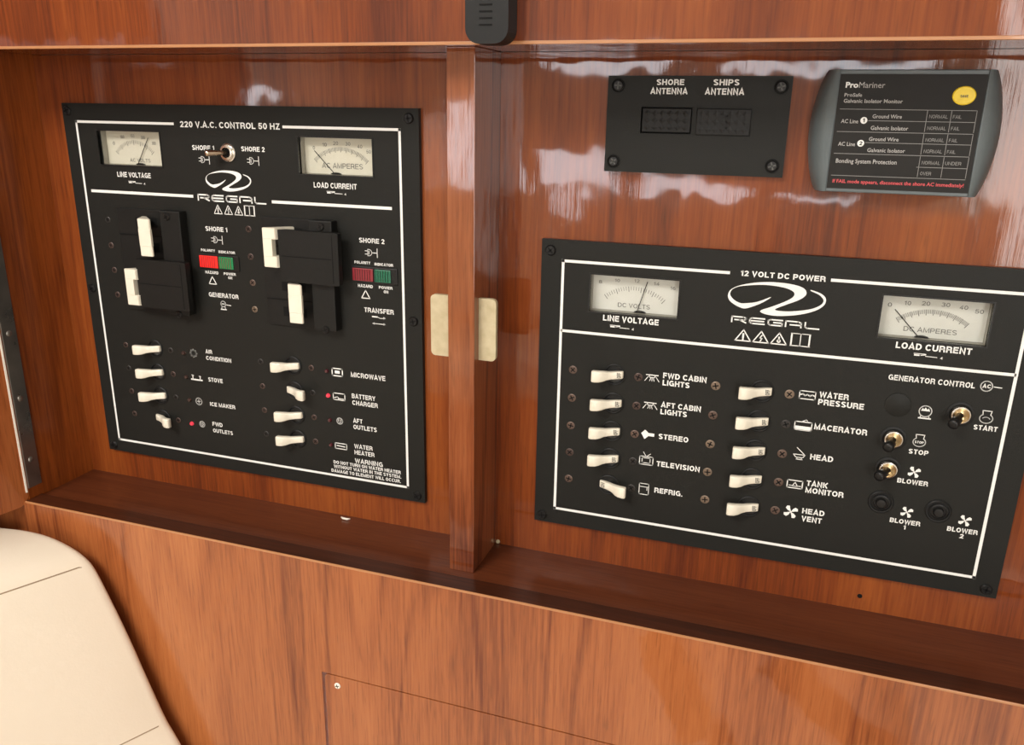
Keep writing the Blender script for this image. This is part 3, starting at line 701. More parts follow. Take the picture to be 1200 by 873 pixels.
strokes('generator_icon', [('c', circle(-175.4, 147.2, 2.3, 16)), ('s', [(-176.5, 147.2), (-174.2, 147.2)], .7), ('s', [(-173, 146.7), (-168.2, 146.4)], .5), ('s', [(-177.9, 142.6), (-172.9, 142.6)], .8), ('s', [(-176.9, 144.9), (-177.3, 142.6)], .5), ('s', [(-173.9, 144.9), (-173.5, 142.6)], .5)], ac, .7)
text('TRANSFER', -47.7, -22.9, 152.2, 155.8, ac, bold=.02)
strokes('transfer_icon', [('s', [(-40.9, 149.2), (-36.8, 149.2)], 1.0), ('s', [(-36.8, 149.2), (-34.5, 148.3), (-30.2, 148.6)], .5), ('s', [(-41, 143.9), (-30.3, 143.9)], .5), ('f', [(-41.2, 143.9), (-39.4, 144.8), (-39.4, 143)]), ('f', [(-30, 143.9), (-31.8, 144.8), (-31.8, 143)]), ('f', [(-29.8, 148.7), (-31.8, 149.6), (-31.8, 147.8)])], ac, .5)
LR = [102.0, 81.0, 60.0, 39.0]
rivets(ac, [(-280, z) for z in LR] + [(-233.1, z) for z in LR], 2.5, [2, 3, 2, 2, 3])
rivets(ac, [(-144.2, z) for z in LR] + [(-97.2, z) for z in LR], 2.5, [3, 2, 2, 3, 2])
rivets(ac, [(-281.8, z) for z in (208.8, 187.7, 167, 146)], 2.6, [3, 2, 2, 2])
rivets(ac, [(-145.8, z) for z in (209, 187.5, 166.9, 145.4)], 2.6, [2, 2, 0, 1])
AC1 = [('air condition', False), ('stove', False), ('ice maker', False), ('forward outlets', True)]
for z, (n_, on) in zip(LR, AC1): small_breaker(ac, -248.8, z, on, None)
AC2 = [('microwave', False), ('battery charger', True), ('aft outlets', False), ('water heater', False)]
for z, (n_, on) in zip(LR, AC2): small_breaker(ac, -113.6, z, on, None)
for (x, z, mt_) in [(-219.8, 101.2, 'led_dark'), (-219.6, 80.1, 'led_dark'), (-218.8, 59.6, 'led_dark'), (-219.0, 37.9, 'led_on'), (-83.0, 101.1, 'led_off'), (-83.0, 80.6, 'led_on'), (-82.6, 59.7, 'led_off'), (-82.7, 38.2, 'led_off')]:
    lathe('indicator_light', x, z, [(1.8, 0), (1.7, 1.0), (1.2, 1.7), (0, 2.0)], M[mt_], ac, 14, label='glowing red lamp' if mt_ == 'led_on' else None)
b_ = .02
text('AIR', -197.4, -190.8, 103.4, 106.8, ac, bold=b_); text('CONDITION', -197.4, -172.7, 97.8, 101.2, ac, bold=b_)
text('STOVE', -197.4, -183.0, 78.8, 82.4, ac, bold=b_); text('ICE MAKER', -198.0, -172.8, 57.0, 60.4, ac, bold=b_)
text('FWD', -197.6, -187.4, 38.9, 42.5, ac, bold=b_); text('OUTLETS', -197.6, -177.6, 33.0, 36.4, ac, bold=b_)
text('MICROWAVE', -61.7, -31.8, 98.8, 102.7, ac, bold=b_); text('BATTERY', -61.7, -41.0, 81.2, 85.0, ac, bold=b_); text('CHARGER', -61.5, -39.0, 75.6, 79.4, ac, bold=b_)
text('AFT', -61.5, -53.2, 60.5, 64.2, ac, bold=b_); text('OUTLETS', -61.5, -40.7, 55.1, 58.8, ac, bold=b_)
text('WATER', -61.5, -45.0, 38.5, 42.2, ac, bold=b_); text('HEATER', -61.5, -43.5, 33.2, 36.9, ac, bold=b_); text('WARNING', -61.5, -36.5, 25.8, 29.6, ac, bold=b_)
text('DO NOT TURN ON WATER HEATER', -81.2, -20.6, 22.1, 24.9, ac, bold=.025); text('WITHOUT WATER IN THE SYSTEM.', -81.2, -20.4, 18.3, 21.1, ac, bold=.025); text('DAMAGE TO ELEMENT WILL OCCUR.', -83.6, -20.8, 14.3, 17.1, ac, bold=.025)
cx, cz = -209.8, 102.1
strokes('air_icon', [('c', circle(cx, cz, 2.6, 18), 1.2)] + [('s', [(cx + 2.9 * math.cos(a * PI / 4), cz + 2.9 * math.sin(a * PI / 4)), (cx + 3.5 * math.cos(a * PI / 4), cz + 3.5 * math.sin(a * PI / 4))], .6) for a in range(8)], ac, 1)
strokes('stove_icon', [('s', [(-214.4, 78.8), (-203.8, 78.8)], 1.3), ('s', [(-212.9, 79), (-212.9, 82.6)], .8), ('s', [(-213.9, 82.6), (-212, 82.2)], .6), ('s', [(-205.6, 79), (-205.6, 82.2)], .8), ('s', [(-206.5, 82.2), (-204.8, 81.8)], .6)], ac, 1)
strokes('ice_icon', [('c', circle(-209.3, 59.4, 3.0, 18), .9), ('s', [(-211, 59.4), (-207.6, 59.4)], .5), ('s', [(-209.3, 57.8), (-209.3, 61)], .5)], ac, 1)
strokes('outlet_icon', [('c', circle(-208.3, 38.8, 2.6, 16), .7), ('s', [(-209.3, 38.2), (-209.3, 40.2)], .6), ('s', [(-207.4, 38.2), (-207.4, 40.2)], .6), ('s', [(-209.0, 37.3), (-207.6, 37.3)], .5)], ac, 1)
strokes('outlet_icon', [('c', circle(-73.6, 60.1, 2.6, 16), .7), ('s', [(-74.6, 59.6), (-74.6, 61.6)], .6), ('s', [(-72.6, 59.6), (-72.6, 61.6)], .6), ('s', [(-74.4, 58.6), (-72.8, 58.6)], .5)], ac, 1)
strokes('microwave_icon', [('c', rrect(-78.3, -69.2, 98.1, 104.1, .6, 2), .9), ('f', rrect(-76.0, -71.5, 100.0, 102.4, .3, 1))], ac, .9)
strokes('charger_icon', [('c', rrect(-78.4, -68.0, 78.0, 83.5, .6, 2), .7), ('s', [(-77.5, 79.6), (-74.5, 80.6), (-73.5, 79.4), (-69, 79.0)], .6), ('f', [(-74.4, 78), (-72, 78), (-72, 79.4), (-74.4, 79.4)])], ac, .7)
strokes('heater_icon', [('c', rrect(-78.9, -68.4, 35.9, 40.6, .4, 2), .7), ('s', [(-77.2, 38.5), (-70.2, 38.1)], .8)], ac, .7)

# ------------------------------------------------------------------ right panel (12 volt)
dc = thing('electrical_panel', 'wide black 12 volt panel right of the divider with two columns of ivory levers', 'control panel', (0, 0, 0))
bm = bmesh.new(); plate_with_holes(bm, 91.2, 404.8, 2.2, 216.2, 0, 3.9, [(126.3, 186.4, 168.4, 194.2), (310.6, 371.0, 168.5, 195.1)]); build('face_plate', bm, M['panel'], dc)
hline(dc, 105.8, 218.0, 202.1); hline(dc, 279.2, 390.8, 202.1); hline(dc, 105.8, 390.8, 15.0); vline(dc, 106.8, 14.0, 203.0); vline(dc, 389.8, 14.0, 203.0); hline(dc, 106.8, 389.8, 152.9)
corner_screws(dc, [(97.7, 208.8), (97.3, 8.0), (398.2, 8.0), (398.2, 208.8)])
text('12 VOLT DC POWER', 224.6, 276.2, 200.7, 204.2, dc, bold=.025)
meter(dc, 'voltmeter', 126.3, 186.4, 168.4, 194.2,
      [('8', *DD(133.4, 189.6), 2.4), ('10', *DD(145, 191.4), 3.6), ('12', *DD(158.2, 192.0), 3.6), ('14', *DD(171.5, 191.2), 3.8), ('16', *DD(182.4, 189.0), 3.6)],
      'DC VOLTS', 0, (DD(157, 155)[0], DD(157, 155)[1], 33.5, 128, 51, 25, 5), (DD(159.6, 170)[0], 169, *DD(165.6, 192.2)), 'dialw',
      'rectangular voltmeter with white dial', (DD(146.2, 0)[0], DD(168.1, 0)[0], DD(0, 173.3)[1], DD(0, 176.3)[1]), 2.2)
meter(dc, 'ammeter', 310.6, 371.0, 168.5, 195.1,
      [('0', *DD(314.8, 189.6), 2.4), ('10', *DD(324.6, 191.4), 3.8), ('20', *DD(334.6, 192.0), 4.8), ('30', *DD(345.5, 192.1), 4.8), ('40', *DD(355.3, 191.3), 4.8), ('50', *DD(364.0, 189.6), 4.8)],
      'DC AMPERES', 0, (DD(339.5, 155)[0], DD(339.5, 155)[1], 34, 127, 53, 50, 5), (DD(333.2, 170)[0], 169.2, *DD(317.9, 187.2)), 'dialw',
      'rectangular ammeter with white dial', (DD(324.5, 0)[0], DD(354.1, 0)[0], DD(0, 174.0)[1], DD(0, 177.0)[1]), 2.6)
text('LINE VOLTAGE', 136.5, 174.7, 162.9, 166.9, dc, bold=.03); meter_sym(dc, 141.7, 157.8, 159.2)
text('LOAD CURRENT', 321.7, 364.0, 162.8, 166.8, dc, bold=.03); meter_sym(dc, 332.6, 348.5, 159.6)
logo(dc, 218.1, 277.9, 176.5, 198.1); maker_name(dc, 222, 275.8, 169.7, 174.2)
warn_icons(dc, [230.2, 241.4, 252.6], 158.0, 9.8, 7.4, (259.8, 271.6, 158.0, 166.1))
RR = [125.0, 103.9, 82.7, 61.8, 40.7]
rivets(dc, [(116.7, z) for z in RR], 3.0, [0, 0, 0, 2, 0]); rivets(dc, [(163.4, z) for z in RR], 3.0, [2, 2, 0, 3, 3])
rivets(dc, [(215.8, z) for z in RR], 3.1, [1, 0, 1, 1, 1]); rivets(dc, [(263.2, z) for z in RR], 3.1, [1, 3, 0, 0, 0])
for z, on in zip(RR, [0, 0, 0, 0, 1]): small_breaker(dc, 146.8, z, bool(on), 'ON' if on else 'OFF', 'ivory lever thrown right' if on else None)
for z in RR: small_breaker(dc, 245.9, z, False)
b_ = .025
for s, x0, x1, z in [('FWD CABIN', 180.3, 209.5, 126.4), ('LIGHTS', 180.3, 198.6, 121.2), ('AFT CABIN', 180.3, 207.5, 105.2), ('LIGHTS', 180.3, 198.5, 100.1), ('STEREO', 180.3, 200.9, 81.6), ('TELEVISION', 180.3, 210.4, 60.8), ('REFRIG.', 180.2, 200.1, 40.2),
                     ('WATER', 281.5, 299.4, 125.3), ('PRESSURE', 281.3, 309.0, 120.2), ('MACERATOR', 281, 313.4, 103.0), ('HEAD', 281, 295.3, 81.5), ('TANK', 281, 294.4, 62.3), ('MONITOR', 280.8, 305.0, 57.3), ('HEAD', 280.6, 294.8, 41.7), ('VENT', 280.7, 293.7, 36.0)]:
    text(s, x0, x1, z, z + 3.9, dc, bold=b_)
text('GENERATOR CONTROL', 320.5, 369.2, 142.0, 145.5, dc, bold=.02)
strokes('generator_icon', [('c', circle(375.4, 144.2, 3.2, 20), .6), ('s', [(379.4, 144.2), (383.6, 144.0)], .5)], dc, .6); text('AC', 373.2, 377.7, 143.0, 145.5, dc, bold=.03)
for cx_, z in ((172.9, 127.6), (172.9, 107.4)):
    strokes('cabin_light_icon', [('s', [(cx_ - 4, z), (cx_ + 4, z)], .7), ('s', [(cx_ - 2.2, z - .2), (cx_ - 1.6, z - 1.8), (cx_ + 1.6, z - 1.8), (cx_ + 2.2, z - .2)], .6), ('s', [(cx_ - 2.8, z - 1.4), (cx_ - 4.9, z - 4.4)], .45), ('s', [(cx_ + 2.8, z - 1.4), (cx_ + 4.9, z - 4.4)], .45), ('s', [(cx_ - .9, z - 2.4), (cx_ - 1.6, z - 4.3)], .4), ('s', [(cx_ + .9, z - 2.4), (cx_ + 1.6, z - 4.3)], .4), ('s', [(cx_, z - 2.4), (cx_, z - 4.3)], .4)], dc, .5)
strokes('speaker_icon', [('f', [(168.0, 84.2), (170.4, 86.9), (170.9, 86.9), (173.2, 84.9), (177.2, 84.9), (177.2, 82.6), (173.2, 82.6), (170.9, 80.2), (170.4, 80.2)])], dc, .5)
strokes('television_icon', [('c', rrect(168.1, 177.6, 60.7, 66.9, .8, 2), .55), ('c', rrect(169.9, 175.6, 62.0, 65.8, .6, 2), .5), ('s', [(172.6, 67), (170.6, 70.1)], .4), ('s', [(173.0, 67), (175.6, 69.2)], .4)], dc, .5)
strokes('refrigerator_icon', [('c', rrect(169.2, 176.0, 37.4, 45.8, .5, 2), .5), ('s', [(169.2, 43.3), (176, 43.3)], .45), ('s', [(174.8, 42.6), (174.8, 40.8)], .45)], dc, .5)
strokes('water_icon', [('c', rrect(269.4, 279.2, 123.0, 128.4, .6, 2), .6), ('s', [(270.2, 125.8), (271.6, 126.4), (272.8, 125.2), (274.4, 126.2), (275.8, 125.0), (277.2, 126.2), (278.6, 125.6)], .8)], dc, .6)
strokes('tank_icon', [('c', rrect(268.8, 279.4, 101.2, 107.0, .4, 2), .6), ('f', [(268.8, 101.2), (279.4, 101.2), (279.4, 104.0), (268.8, 104.0)]), ('s', [(273.2, 107.2), (275.6, 108.7), (276.4, 108.0)], .5)], dc, .6)
strokes('toilet_icon', [('s', [(270.3, 83.8), (277.8, 83.8), (276.4, 81.8), (272.0, 81.8), (270.3, 83.8)], .55), ('s', [(277.4, 84), (272.2, 88.6)], .5), ('s', [(272.4, 80.4), (276.2, 80.4)], .6), ('s', [(273, 81.8), (272.6, 80.4)], .5), ('s', [(275.4, 81.8), (275.9, 80.4)], .5)], dc, .5)
strokes('monitor_icon', [('c', rrect(268.8, 278.5, 59.3, 64.8, .3, 2), .7), ('c', tri(273.8, 60.7, 3.4, 2.8), .5), ('s', [(270.0, 61), (271.6, 61)], .5), ('s', [(276.0, 61), (277.5, 61)], .5)], dc, .6)
fan(dc, 273.4, 41.4, 5.0); fan(dc, 344.4, 82.2, 4.1); fan(dc, 344.2, 53.7, 4.1); fan(dc, 378.3, 53.8, 4.1)
strokes('preheat_icon', [('c', circle(344.6, 123.9, 3.6, 20), .55), ('s', [(341.4, 119.2), (348.0, 119.2)], .9), ('s', [(342.4, 121), (342, 119.4)], .5), ('s', [(346.8, 121), (347.3, 119.4)], .5), ('f', [(342.0, 124), (342.9, 126), (343.6, 125), (344.5, 126.4), (345.5, 125), (346.3, 126), (347.2, 124)])], dc, .5)
for cx_, cz_, stp in ((378.6, 123.6, False), (344.2, 103.0, True)):
    strokes('engine_icon', [('s', [(cx_ + 3.6 * math.cos(math.radians(a)), cz_ + 3.0 * math.sin(math.radians(a))) for a in range(125, 416, 15)], .55), ('s', [(cx_ - 2.1, cz_ + 2.5), (cx_ - 2.5, cz_ + 5.0), (cx_ + 2.5, cz_ + 5.0), (cx_ + 2.1, cz_ + 2.5)], .5)] + ([] if stp else [('s', [(cx_ + 2.2 * math.cos(math.radians(a)), cz_ - .8 + 1.7 * math.sin(math.radians(a))) for a in range(25, 160, 15)], .45)]), dc, .5)
    if stp: text('STOP', cx_ - 2.6, cx_ + 2.6, cz_ - .9, cz_ + .7, dc, bold=.03)
for s, x0, x1, z in [('START', 372.7, 385.9, 115.8), ('STOP', 339.0, 350.5, 94.6), ('BLOWER', 335.4, 353.6, 73.7), ('BLOWER', 335.0, 353.4, 45.1), ('BLOWER', 369.1, 386.9, 45.1)]: text(s, x0, x1, z, z + 3.2, dc, bold=.03)
text('1', 343.7, 345.1, 41.3, 44.3, dc, bold=.03); text('2', 376.8, 379.3, 41.2, 44.2, dc, bold=.03)
lathe('blanking_plug', 328.4, 126.0, [(7.8, 0), (7.7, .5), (7.2, .75), (0, .75)], M['panel'], dc, 32)
toggle(dc, 364.2, 124.6, (*T(361.1, 116.8, 13), 13), False, 'black toggle below the word control')
toggle(dc, 329.0, 103.4, (*T(326.6, 96.2, 13), 13), False, 'black toggle beside the word stop')
toggle(dc, 328.8, 82.2, (*T(323.9, 75.6, 13), 13), False, 'black toggle beside the word blower')
for x, z in ((327.8, 58.4), (362.1, 57.8)):
    pb = lathe('push_button', x, z, [(7.8, 0), (7.8, .8), (7.2, 1.3), (6.4, 1.2), (6.0, .4), (5.3, .4)], M['rubber'], dc, 32)
    lathe('button_dome', x, z, [(5.4, .3), (5.2, 1.6), (4.6, 1.8), (4.2, 1.3), (3.4, 1.3), (3.2, 2.9), (2.6, 3.6), (0, 3.9)], M['plastic'], pb, 28)

# ------------------------------------------------------------------ antenna plate
an = thing('antenna_plate', 'small black antenna socket plate with four recessed screws', 'switch plate', (0, 0, 0))
bm = bmesh.new(); plate_with_holes(bm, 132.1, 243.5, 262.8, 321.6, 0, 3.9, [(154.2, 186.1, 287.1, 303.1)]); build('face_plate', bm, M['panel'], an)
box('socket_recess', 154.2, 186.1, 3.0, 3.9, 287.1, 303.1, M['hole'], an)
text('SHORE', 162.8, 179.8, 316.1, 319.5, an, bold=.025); text('ANTENNA', 159.2, 182.3, 310.8, 314.4, an, bold=.025)
text('SHIPS', 197.4, 212.8, 316.1, 319.6, an, bold=.025); text('ANTENNA', 192.7, 216.2, 310.7, 314.4, an, bold=.025)
for x, z in ((138.7, 315.7), (237.3, 315.5), (138.0, 269.2), (236.8, 269.5)):
    lathe('screw_cup', x, z, [(4.3, 0), (4.3, .5), (3.8, .5), (3.3, -.6)], M['hole'], an, 20)
    screw('screw', x, z, 3.4, M['plastic'], an, 0, 1.0, random.uniform(0, 1.5), slot='inkdark')
def knurl(name, x0, x1, z0, z1, y, mat, parent, nx, nz, depth):
    b = box(name, x0, x1, y, y + 3.2, z0, z1, mat, parent, bev=.5)
    bm = bmesh.new(); mx, mz = (x1 - x0 - 2) / nx, (z1 - z0 - 2) / nz
    for i in range(nx):
        for j in range(nz):
            cx_, cz_ = x0 + 1 + (i + .5) * mx, z0 + 1 + (j + .5) * mz
            c = [bm.verts.new((p * k, y * k, q * k)) for p, q in ((cx_ - mx / 2, cz_), (cx_, cz_ - mz / 2), (cx_ + mx / 2, cz_), (cx_, cz_ + mz / 2))]
            t = bm.verts.new((cx_ * k, (y - depth) * k, cz_ * k))
            for q in range(4): bm.faces.new((c[q], c[(q + 1) % 4], t))
    build('knurling', bm, mat, b, kind='stuff'); return b
knurl('connector_insert', 155.0, 185.4, 287.9, 302.4, 0.3, M['rubber'], an, 6, 3, .5)
kb = knurl('connector_insert', 189.0, 221.6, 286.9, 302.6, -1.6, M['rubber'], an, 7, 3, .3)
strokes('raised_mark', [('s', [(203.0, 298.2), (207.4, 298.2), (207.4, 291.4), (203.0, 291.4)], 1.0), ('s', [(203.6, 294.8), (207.4, 294.8)], 1.0)], kb, 1, y=-2.15, mat='rubber')

# ------------------------------------------------------------------ galvanic monitor
gm = thing('galvanic_monitor', 'grey curved-sided monitor with black face and round yellow test button', 'monitor', (0, 0, 0))
def TM(x, z): return T(x, z, 13)
X0, Z0 = TM(268.7, 255.8); X1, Z1 = TM(347.1, 325.3)
box('centre_body', X0, X1, -12.6, WY, Z0, Z1, M['grey'], gm, bev=.6)
fx0, fz0 = TM(269.6, 257.9); fx1, fz1 = TM(346.4, 322.8)
box('face', fx0, fx1, -13.0, -12.4, fz0, fz1, M['lcd'], gm)
def cap_side(s):
    """curved end cheek lofted out from the body; bulges at mid height and falls back to the wall"""
    bm = bmesh.new(); xin = X0 + .3 if s < 0 else X1 - .3; cols = []
    nz = 18
    for j in range(nz + 1):
        t = j / nz; z = Z0 + (Z1 - Z0) * t
        bulge = 6.0 + 6.8 * math.sin(PI * min(1, max(0, t))) ** .75
        row = []
        for i in range(7):
            a = i / 6; u = math.sin(a * PI / 2); d = 1 - math.cos(a * PI / 2)
            row.append(bm.verts.new(((xin + s * bulge * u) * k, (-13.2 + d * 15.0) * k, (z + 0) * k)))
        row.append(bm.verts.new((xin * k, 1.8 * k, z * k)))
        cols.append(row)
    for a, b in zip(cols, cols[1:]):
        for i in range(len(a)): bm.faces.new((a[i], a[(i + 1) % len(a)], b[(i + 1) % len(a)], b[i]))
    bm.faces.new(cols[0]); bm.faces.new(cols[-1][::-1])
    o = build('end_cheek', bm, M['grey'], gm, smooth=True)
    try: o.data.set_sharp_from_angle(angle=math.radians(40))
    except Exception: pass
cap_side(-1); cap_side(1)
def mt_text(s, x0, x1, z0, z1, mat='ink', bold=0.0):
    a, c = TM(x0, z0); b, d = TM(x1, z1); return text(s, a, b, c, d, gm, mat, y=-13.25, bold=bold)
M['inkpale'] = principled('pale_grey_ink', (0.42, 0.41, 0.39), 0.5)
M['inkline'] = principled('line_grey_ink', (0.24, 0.235, 0.225), 0.5)
mt_text('Pro', 273.0, 279.9, 315.2, 318.6, bold=.035); mt_text('Mariner', 280.3, 294.2, 315.2, 318.6, 'inkpale')
mt_text('ProSafe', 273.0, 282.6, 310.3, 312.4, 'inkpale', .015); mt_text('Galvanic Isolator Monitor', 273.0, 304.8, 306.9, 309.2, 'inkpale', .015)
def mline(pts, wd=.3, mat='inkline'):
    strokes('rule_line', [('s', [TM(*p) for p in pts])], gm, wd, y=-13.22, mat=mat)
for a, b, z in ((271.6, 343.8, 303.4), (287.9, 343.8, 297.1), (271.5, 343.8, 290.7), (287.9, 343.8, 284.8), (271.4, 343.8, 278.2), (317.4, 343.8, 271.7), (271.4, 343.8, 265.5)): mline([(a, z), (b, z)])
for x in (318.5, 331.0, 343.8): mline([(x, 303.4), (x, 291.6)]); mline([(x, 290.2), (x, 278.9)]); mline([(x, 277.7), (x, 266.3)])
mt_text('Ground Wire', 289.8, 305.5, 298.5, 300.8, 'inkpale', .01); mt_text('Galvanic Isolator', 289.7, 309.8, 292.0, 294.4, 'inkpale', .01)
mt_text('Ground Wire', 289.6, 305.6, 285.8, 288.1, 'inkpale', .01); mt_text('Galvanic Isolator', 289.5, 309.9, 279.5, 281.8, 'inkpale', .01)
mt_text('AC Line', 273.0, 282.4, 295.5, 297.9, 'inkpale', .01); mt_text('AC Line', 273.0, 282.4, 282.6, 285.0, 'inkpale', .01)
for z, n_ in ((297.2, '1'), (284.3, '2')):
    strokes('number_disc', [('f', [TM(*p) for p in circle(285.4, z, 1.9, 18)])], gm, 1, y=-13.22); a, c = TM(284.8 if n_ == '1' else 284.5, z - 1.1); b, d = TM(285.9 if n_ == '1' else 286.3, z + 1.1); text(n_, a, b, c, d, gm, 'lcd', y=-13.32, bold=.03)
mt_text('Bonding System Protection', 273.0, 306.4, 272.8, 275.4, 'inkpale', .01)
for z, a, b in ((299.0, 'NORMAL', 'FAIL'), (292.6, 'NORMAL', 'FAIL'), (286.1, 'NORMAL', 'FAIL'), (279.8, 'NORMAL', 'FAIL'), (273.4, 'NORMAL', 'UNDER')):
    mt_text(a, 319.8, 329.4, z, z + 1.9, 'inkline', .02); mt_text(b, 332.0, 336.4 if b == 'FAIL' else 340.4, z, z + 1.9, 'inkline', .02)
mt_text('OVER', 319.8, 325.6, 267.3, 269.2, 'inkline', .02)
mt_text('If FAIL mode appears, disconnect the shore AC immediately!', 272.6, 343.6, 261.2, 263.4, 'inkred', .015)
bx, bz = TM(335.9, 311.4)
bt = lathe('test_button', bx, bz, [(5.9, 0), (5.9, .5), (5.4, .9), (0, 1.0)], M['yellow'], gm, 32, ybase=-12.9, label='yellow round test button')
for v_ in bt.data.vertices: v_.co.z = bz * k + (v_.co.z - bz * k) * .84
text('test', bx - 2.0, bx + 2.0, bz - 1.0, bz + 1.0, bt, 'inkdark', y=-14.1, bold=.01)

# ------------------------------------------------------------------ black catch over the top rail
lt = thing('hanging_catch', 'black rounded plastic catch hanging over the top rail above the divider', 'catch', (0, 0, 0))
bm = bmesh.new(); add_prism(bm, rrect(68.8, 94.0, 334.2, 420, 8, 6, (1, 1, 1, 1)), -86, -71); 
bmesh.ops.bevel(bm, geom=[e for e in bm.edges if len(e.link_faces) == 2 and e.calc_face_angle(0) > 1.2], offset=.0016, segments=3, affect='EDGES')
build('catch_body', bm, M['rubber'], lt)
bm = bmesh.new()
for i in range(7): add_box(bm, 77.2, 84.6, -86.35, -85.9, 343.5 + i * 3.4, 344.3 + i * 3.4)
build('grip_rib', bm, M['hole'], lt, kind='stuff')

# ------------------------------------------------------------------ small bits on the shelf and wall
bm = bmesh.new(); add_tube(bm, [(-76.0, -1.5, -25.2), (-73.4, -3.2, -25.0), (-70.0, -3.4, -25.0), (-67.4, -1.8, -25.2)], [.6, .9, .9, .6], 8)
tag(build('cable_clip', bm, M['white_edge'], smooth=True), 'tiny pale curved clip lying at the back of the shelf', 'clip')
bm = bmesh.new(); add_lathe(bm, 0, 0, [(1.8, 0), (1.6, .8), (.8, 1.3), (0, 1.4)], 10); o = build('sealant_blob', bm, M['pad'], smooth=True); o.location = (0.0605, 0.0040, -0.0245)
tag(o, 'small blob of sealant in the corner beside the divider foot', 'sealant')
lathe('knot_hole', 325.1, -15.7, [(1.7, 0.0), (1.2, 0.1), (0, .12)], M['hole'], wall_back, 10, ybase=WY)

# ------------------------------------------------------------------ cream cushion
cu = thing('seat_cushion', 'cream leather backrest cushion with stitched seams at lower left', 'cushion', (0, 0, 0))
u = Vector((-0.447, -0.894, 0))
P0 = [(-420, -50), (-357.5, -43.6), (-325, -40.6), (-300.3, -41.4), (-280, -46.5), (-268, -52.5), (-261.0, -60.2), (-252, -78), (-233.6, -118.9), (-216, -162), (-201.4, -200), (-190.6, -222.5), (-160, -292), (-120, -385), (-110, -430), (-170, -450), (-300, -440), (-420, -430)]
def cushion_profile(pts, sub=3):
    return smooth_loop(pts, sub)
prof = cushion_profile(P0, 4); cxp = sum(p[0] for p in prof) / len(prof); czp = sum(p[1] for p in prof) / len(prof)
bm = bmesh.new(); rings = []
stations = []
LEN = 620.0
for i in range(6):
    a = i / 5 * PI / 2; stations.append((10 * (1 - math.sin(a)) if False else 9 * (1 - math.cos(PI / 2 - a)) if False else 9 * (1 - math.sin(a)), 9 * (1 - math.cos(a))))
stations = [(9 * (1 - math.sin(i / 5 * PI / 2)), 9 * (1 - math.cos(i / 5 * PI / 2))) for i in range(6)]   # (shrink, travel)
stations += [(0, 9 + (LEN - 18) * i / 14) for i in range(1, 15)]
stations += [(9 * (1 - math.cos(i / 5 * PI / 2)), LEN - 9 + 9 * math.sin(i / 5 * PI / 2)) for i in range(1, 6)]
Y00 = -84.0
def prof_n(i):
    a = Vector(prof[i - 1]); b = Vector(prof[(i + 1) % len(prof)]); d = (b - a).normalized(); n_ = Vector((-d.y, d.x))
    return n_
for sh_, tr_ in stations:
    ring = []
    for i, (x, z) in enumerate(prof):
        n_ = prof_n(i); q = Vector((x, z)) - n_ * (-sh_) if False else Vector((x, z))
        c = Vector((cxp, czp)); q = q + (c - q).normalized() * sh_
        p = Vector((q.x, Y00 + 1.0, q.y)) + u * tr_
        ring.append(bm.verts.new(p * k))
    rings.append(ring)
for a, b in zip(rings, rings[1:]):
    for i in range(len(a)): bm.faces.new((a[i], a[(i + 1) % len(a)], b[(i + 1) % len(a)], b[i]))
bm.faces.new(rings[0]); bm.faces.new(rings[-1][::-1])
build('padding', bm, M['leather'], cu, smooth=True)
def seam(px, pz, t0=0):
    pts = []
    for t in [t0, t0 + 4, 12] + [30 + 25 * i for i in range(23)]:
        s_ = max(0.0, 9 * (1 - math.sin(min(1, (t / 9)) * PI / 2))) if t < 9 else 0
        q = Vector((px, pz)); q = q + (Vector((cxp, czp)) - q).normalized() * (s_ + .2)
        p = Vector((q.x, Y00 + 1, q.y)) + u * t; pts.append(tuple(p))
    bm = bmesh.new(); add_tube(bm, pts, .55, 6); build('seam', bm, M['thread'], cu, smooth=True)
seam(-261.0, -60.2); seam(-201.4, -200)
# piping-like stitched edge down the end of the cushion
# ------------------------------------------------------------------ rest of the cabin (behind the camera), with pieces added for reflections
struct(box('floor', -1300, 1700, -2500, -50, -1020, -1000, M['carpet']))
struct(box('ceiling', -1400, 1800, -2500, 60, 1080, 1100, M['lining']))
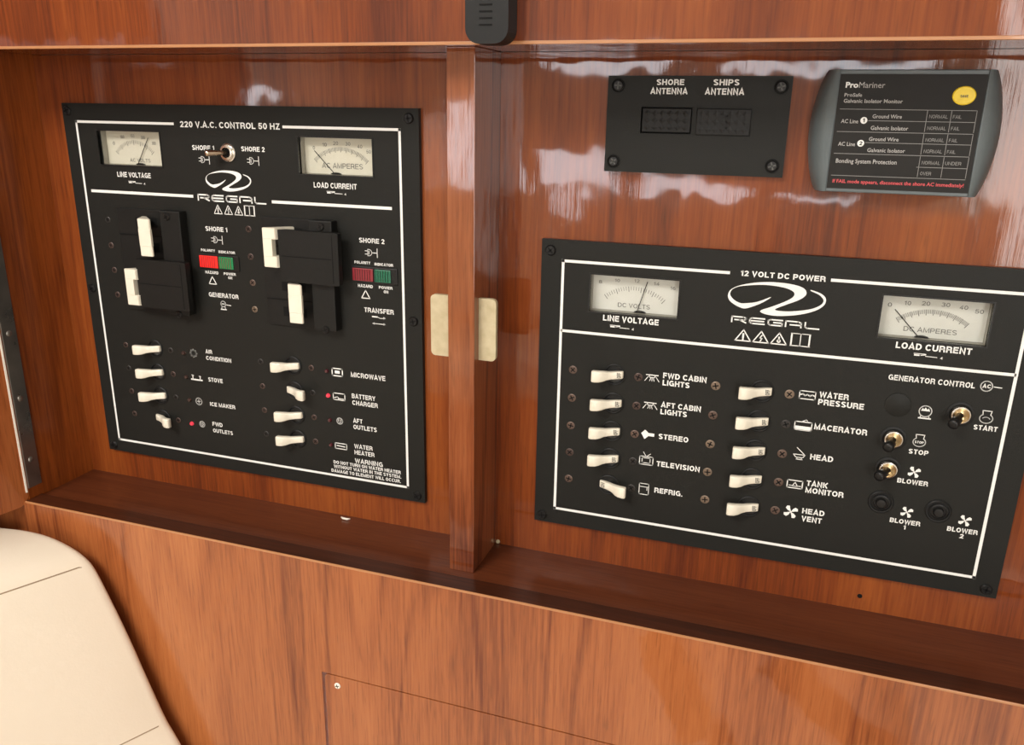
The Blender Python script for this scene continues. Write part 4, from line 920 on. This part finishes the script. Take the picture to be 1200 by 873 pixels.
# hull side with a small unseen opening added for its reflection: built lengthwise, turned to run along the cabin
bm = bmesh.new(); plate_with_holes(bm, -2500, 60, -1000, 1080, -10, 10, [(-1780, -1360, 312, 356)])
hl = struct(build('wall_hull_left', bm, M['lining'])); hl.rotation_euler = (0, 0, PI / 2); hl.location = (-1.31, 0, 0)
struct(box('wall_hull_right', 1700, 1720, -2500, 60, -1000, 1080, M['lining']))
bm = bmesh.new(); plate_with_holes(bm, -1320, 1720, -1000, 1080, -2420, -2400, [(-670, -360, -50, 165), (-255, 85, -80, 90), (235, 450, -90, 65), (-620, -180, 452, 512), (20, 640, 446, 490), (-1090, -1000, -340, 300), (-965, -835, -290, 340)])  # unseen openings, placed so their reflections give the bright varnish patches
struct(build('wall_rear', bm, M['lining']))
struct(box('wall_upper', -1300, 1700, WY + 9, WY + 30, -60, 1080, M['lining']))
struct(box('wall_right', 700, 718, -70.4, WY + 9, -45, 560, M['wood_side']))
box('upper_locker', -900, 700, -40, WY, 560, 1080, M['wood_rail'], rail)
st = thing('settee', 'long cream settee along the far cabin side', 'settee', (0, -2.05, -1.0))
bm = bmesh.new(); add_box(bm, -1200, 900, -300, 250, 0, 420, 10); build('settee_base', bm, M['wood_fascia'], st)
bm = bmesh.new(); add_box(bm, -1200, 900, -300, 270, 421, 560, 40, 4); build('seat_pad', bm, M['leather'], st, smooth=True)
for i, x in enumerate((-1190, -480, 230)):
    bm = bmesh.new(); add_box(bm, x, x + 660, -340, -210, 570, 1050, 40, 4); build('back_pad', bm, M['leather'], st, smooth=True)

bl = bpy.data.materials.new('reflection_filter'); bl.use_nodes = True; q = bl.node_tree; q.nodes.remove(q.nodes['Principled BSDF'])
tl = q.nodes.new('ShaderNodeBsdfTranslucent'); tl.inputs[0].default_value = (0.55, 0.50, 0.46, 1); q.links.new(tl.outputs[0], q.nodes['Material Output'].inputs[0])
tag(box('reflection_filter', -1100, -990, -2398, -2396, -350, 310, bl), 'pale translucent sheet added over a narrow far opening to dim its reflection', 'light filter')  # translucent sheet added to soften one opening's reflection beside the divider
for (x, y, l, a, nm) in ((125, -1310, 430, 68, 'left of the pair'), (450, -1340, 330, 50, 'right of the pair')):
    r_ = box('reflection_strip', -l / 2, l / 2, -60, 60, 0, 6, M['wood_shelf'], bev=1); r_.location = (x * k, y * k, -1.0); r_.rotation_euler = (0, 0, math.radians(a))  # unseen strips added so the fascia reflects two darker bands
    tag(r_, 'unseen dark strip added on the carpet to darken the fascia reflection, ' + nm, 'reflection strip', 'dark reflection strips')

lk = box('reflector_block', 600, 1500, -1750, -1080, -1000, -880, M['white_edge'], bev=12)  # unseen white block added so the lower right fascia reflects paler
tag(lk, 'low white block added on the carpet behind the viewer to brighten the fascia reflection', 'reflector')
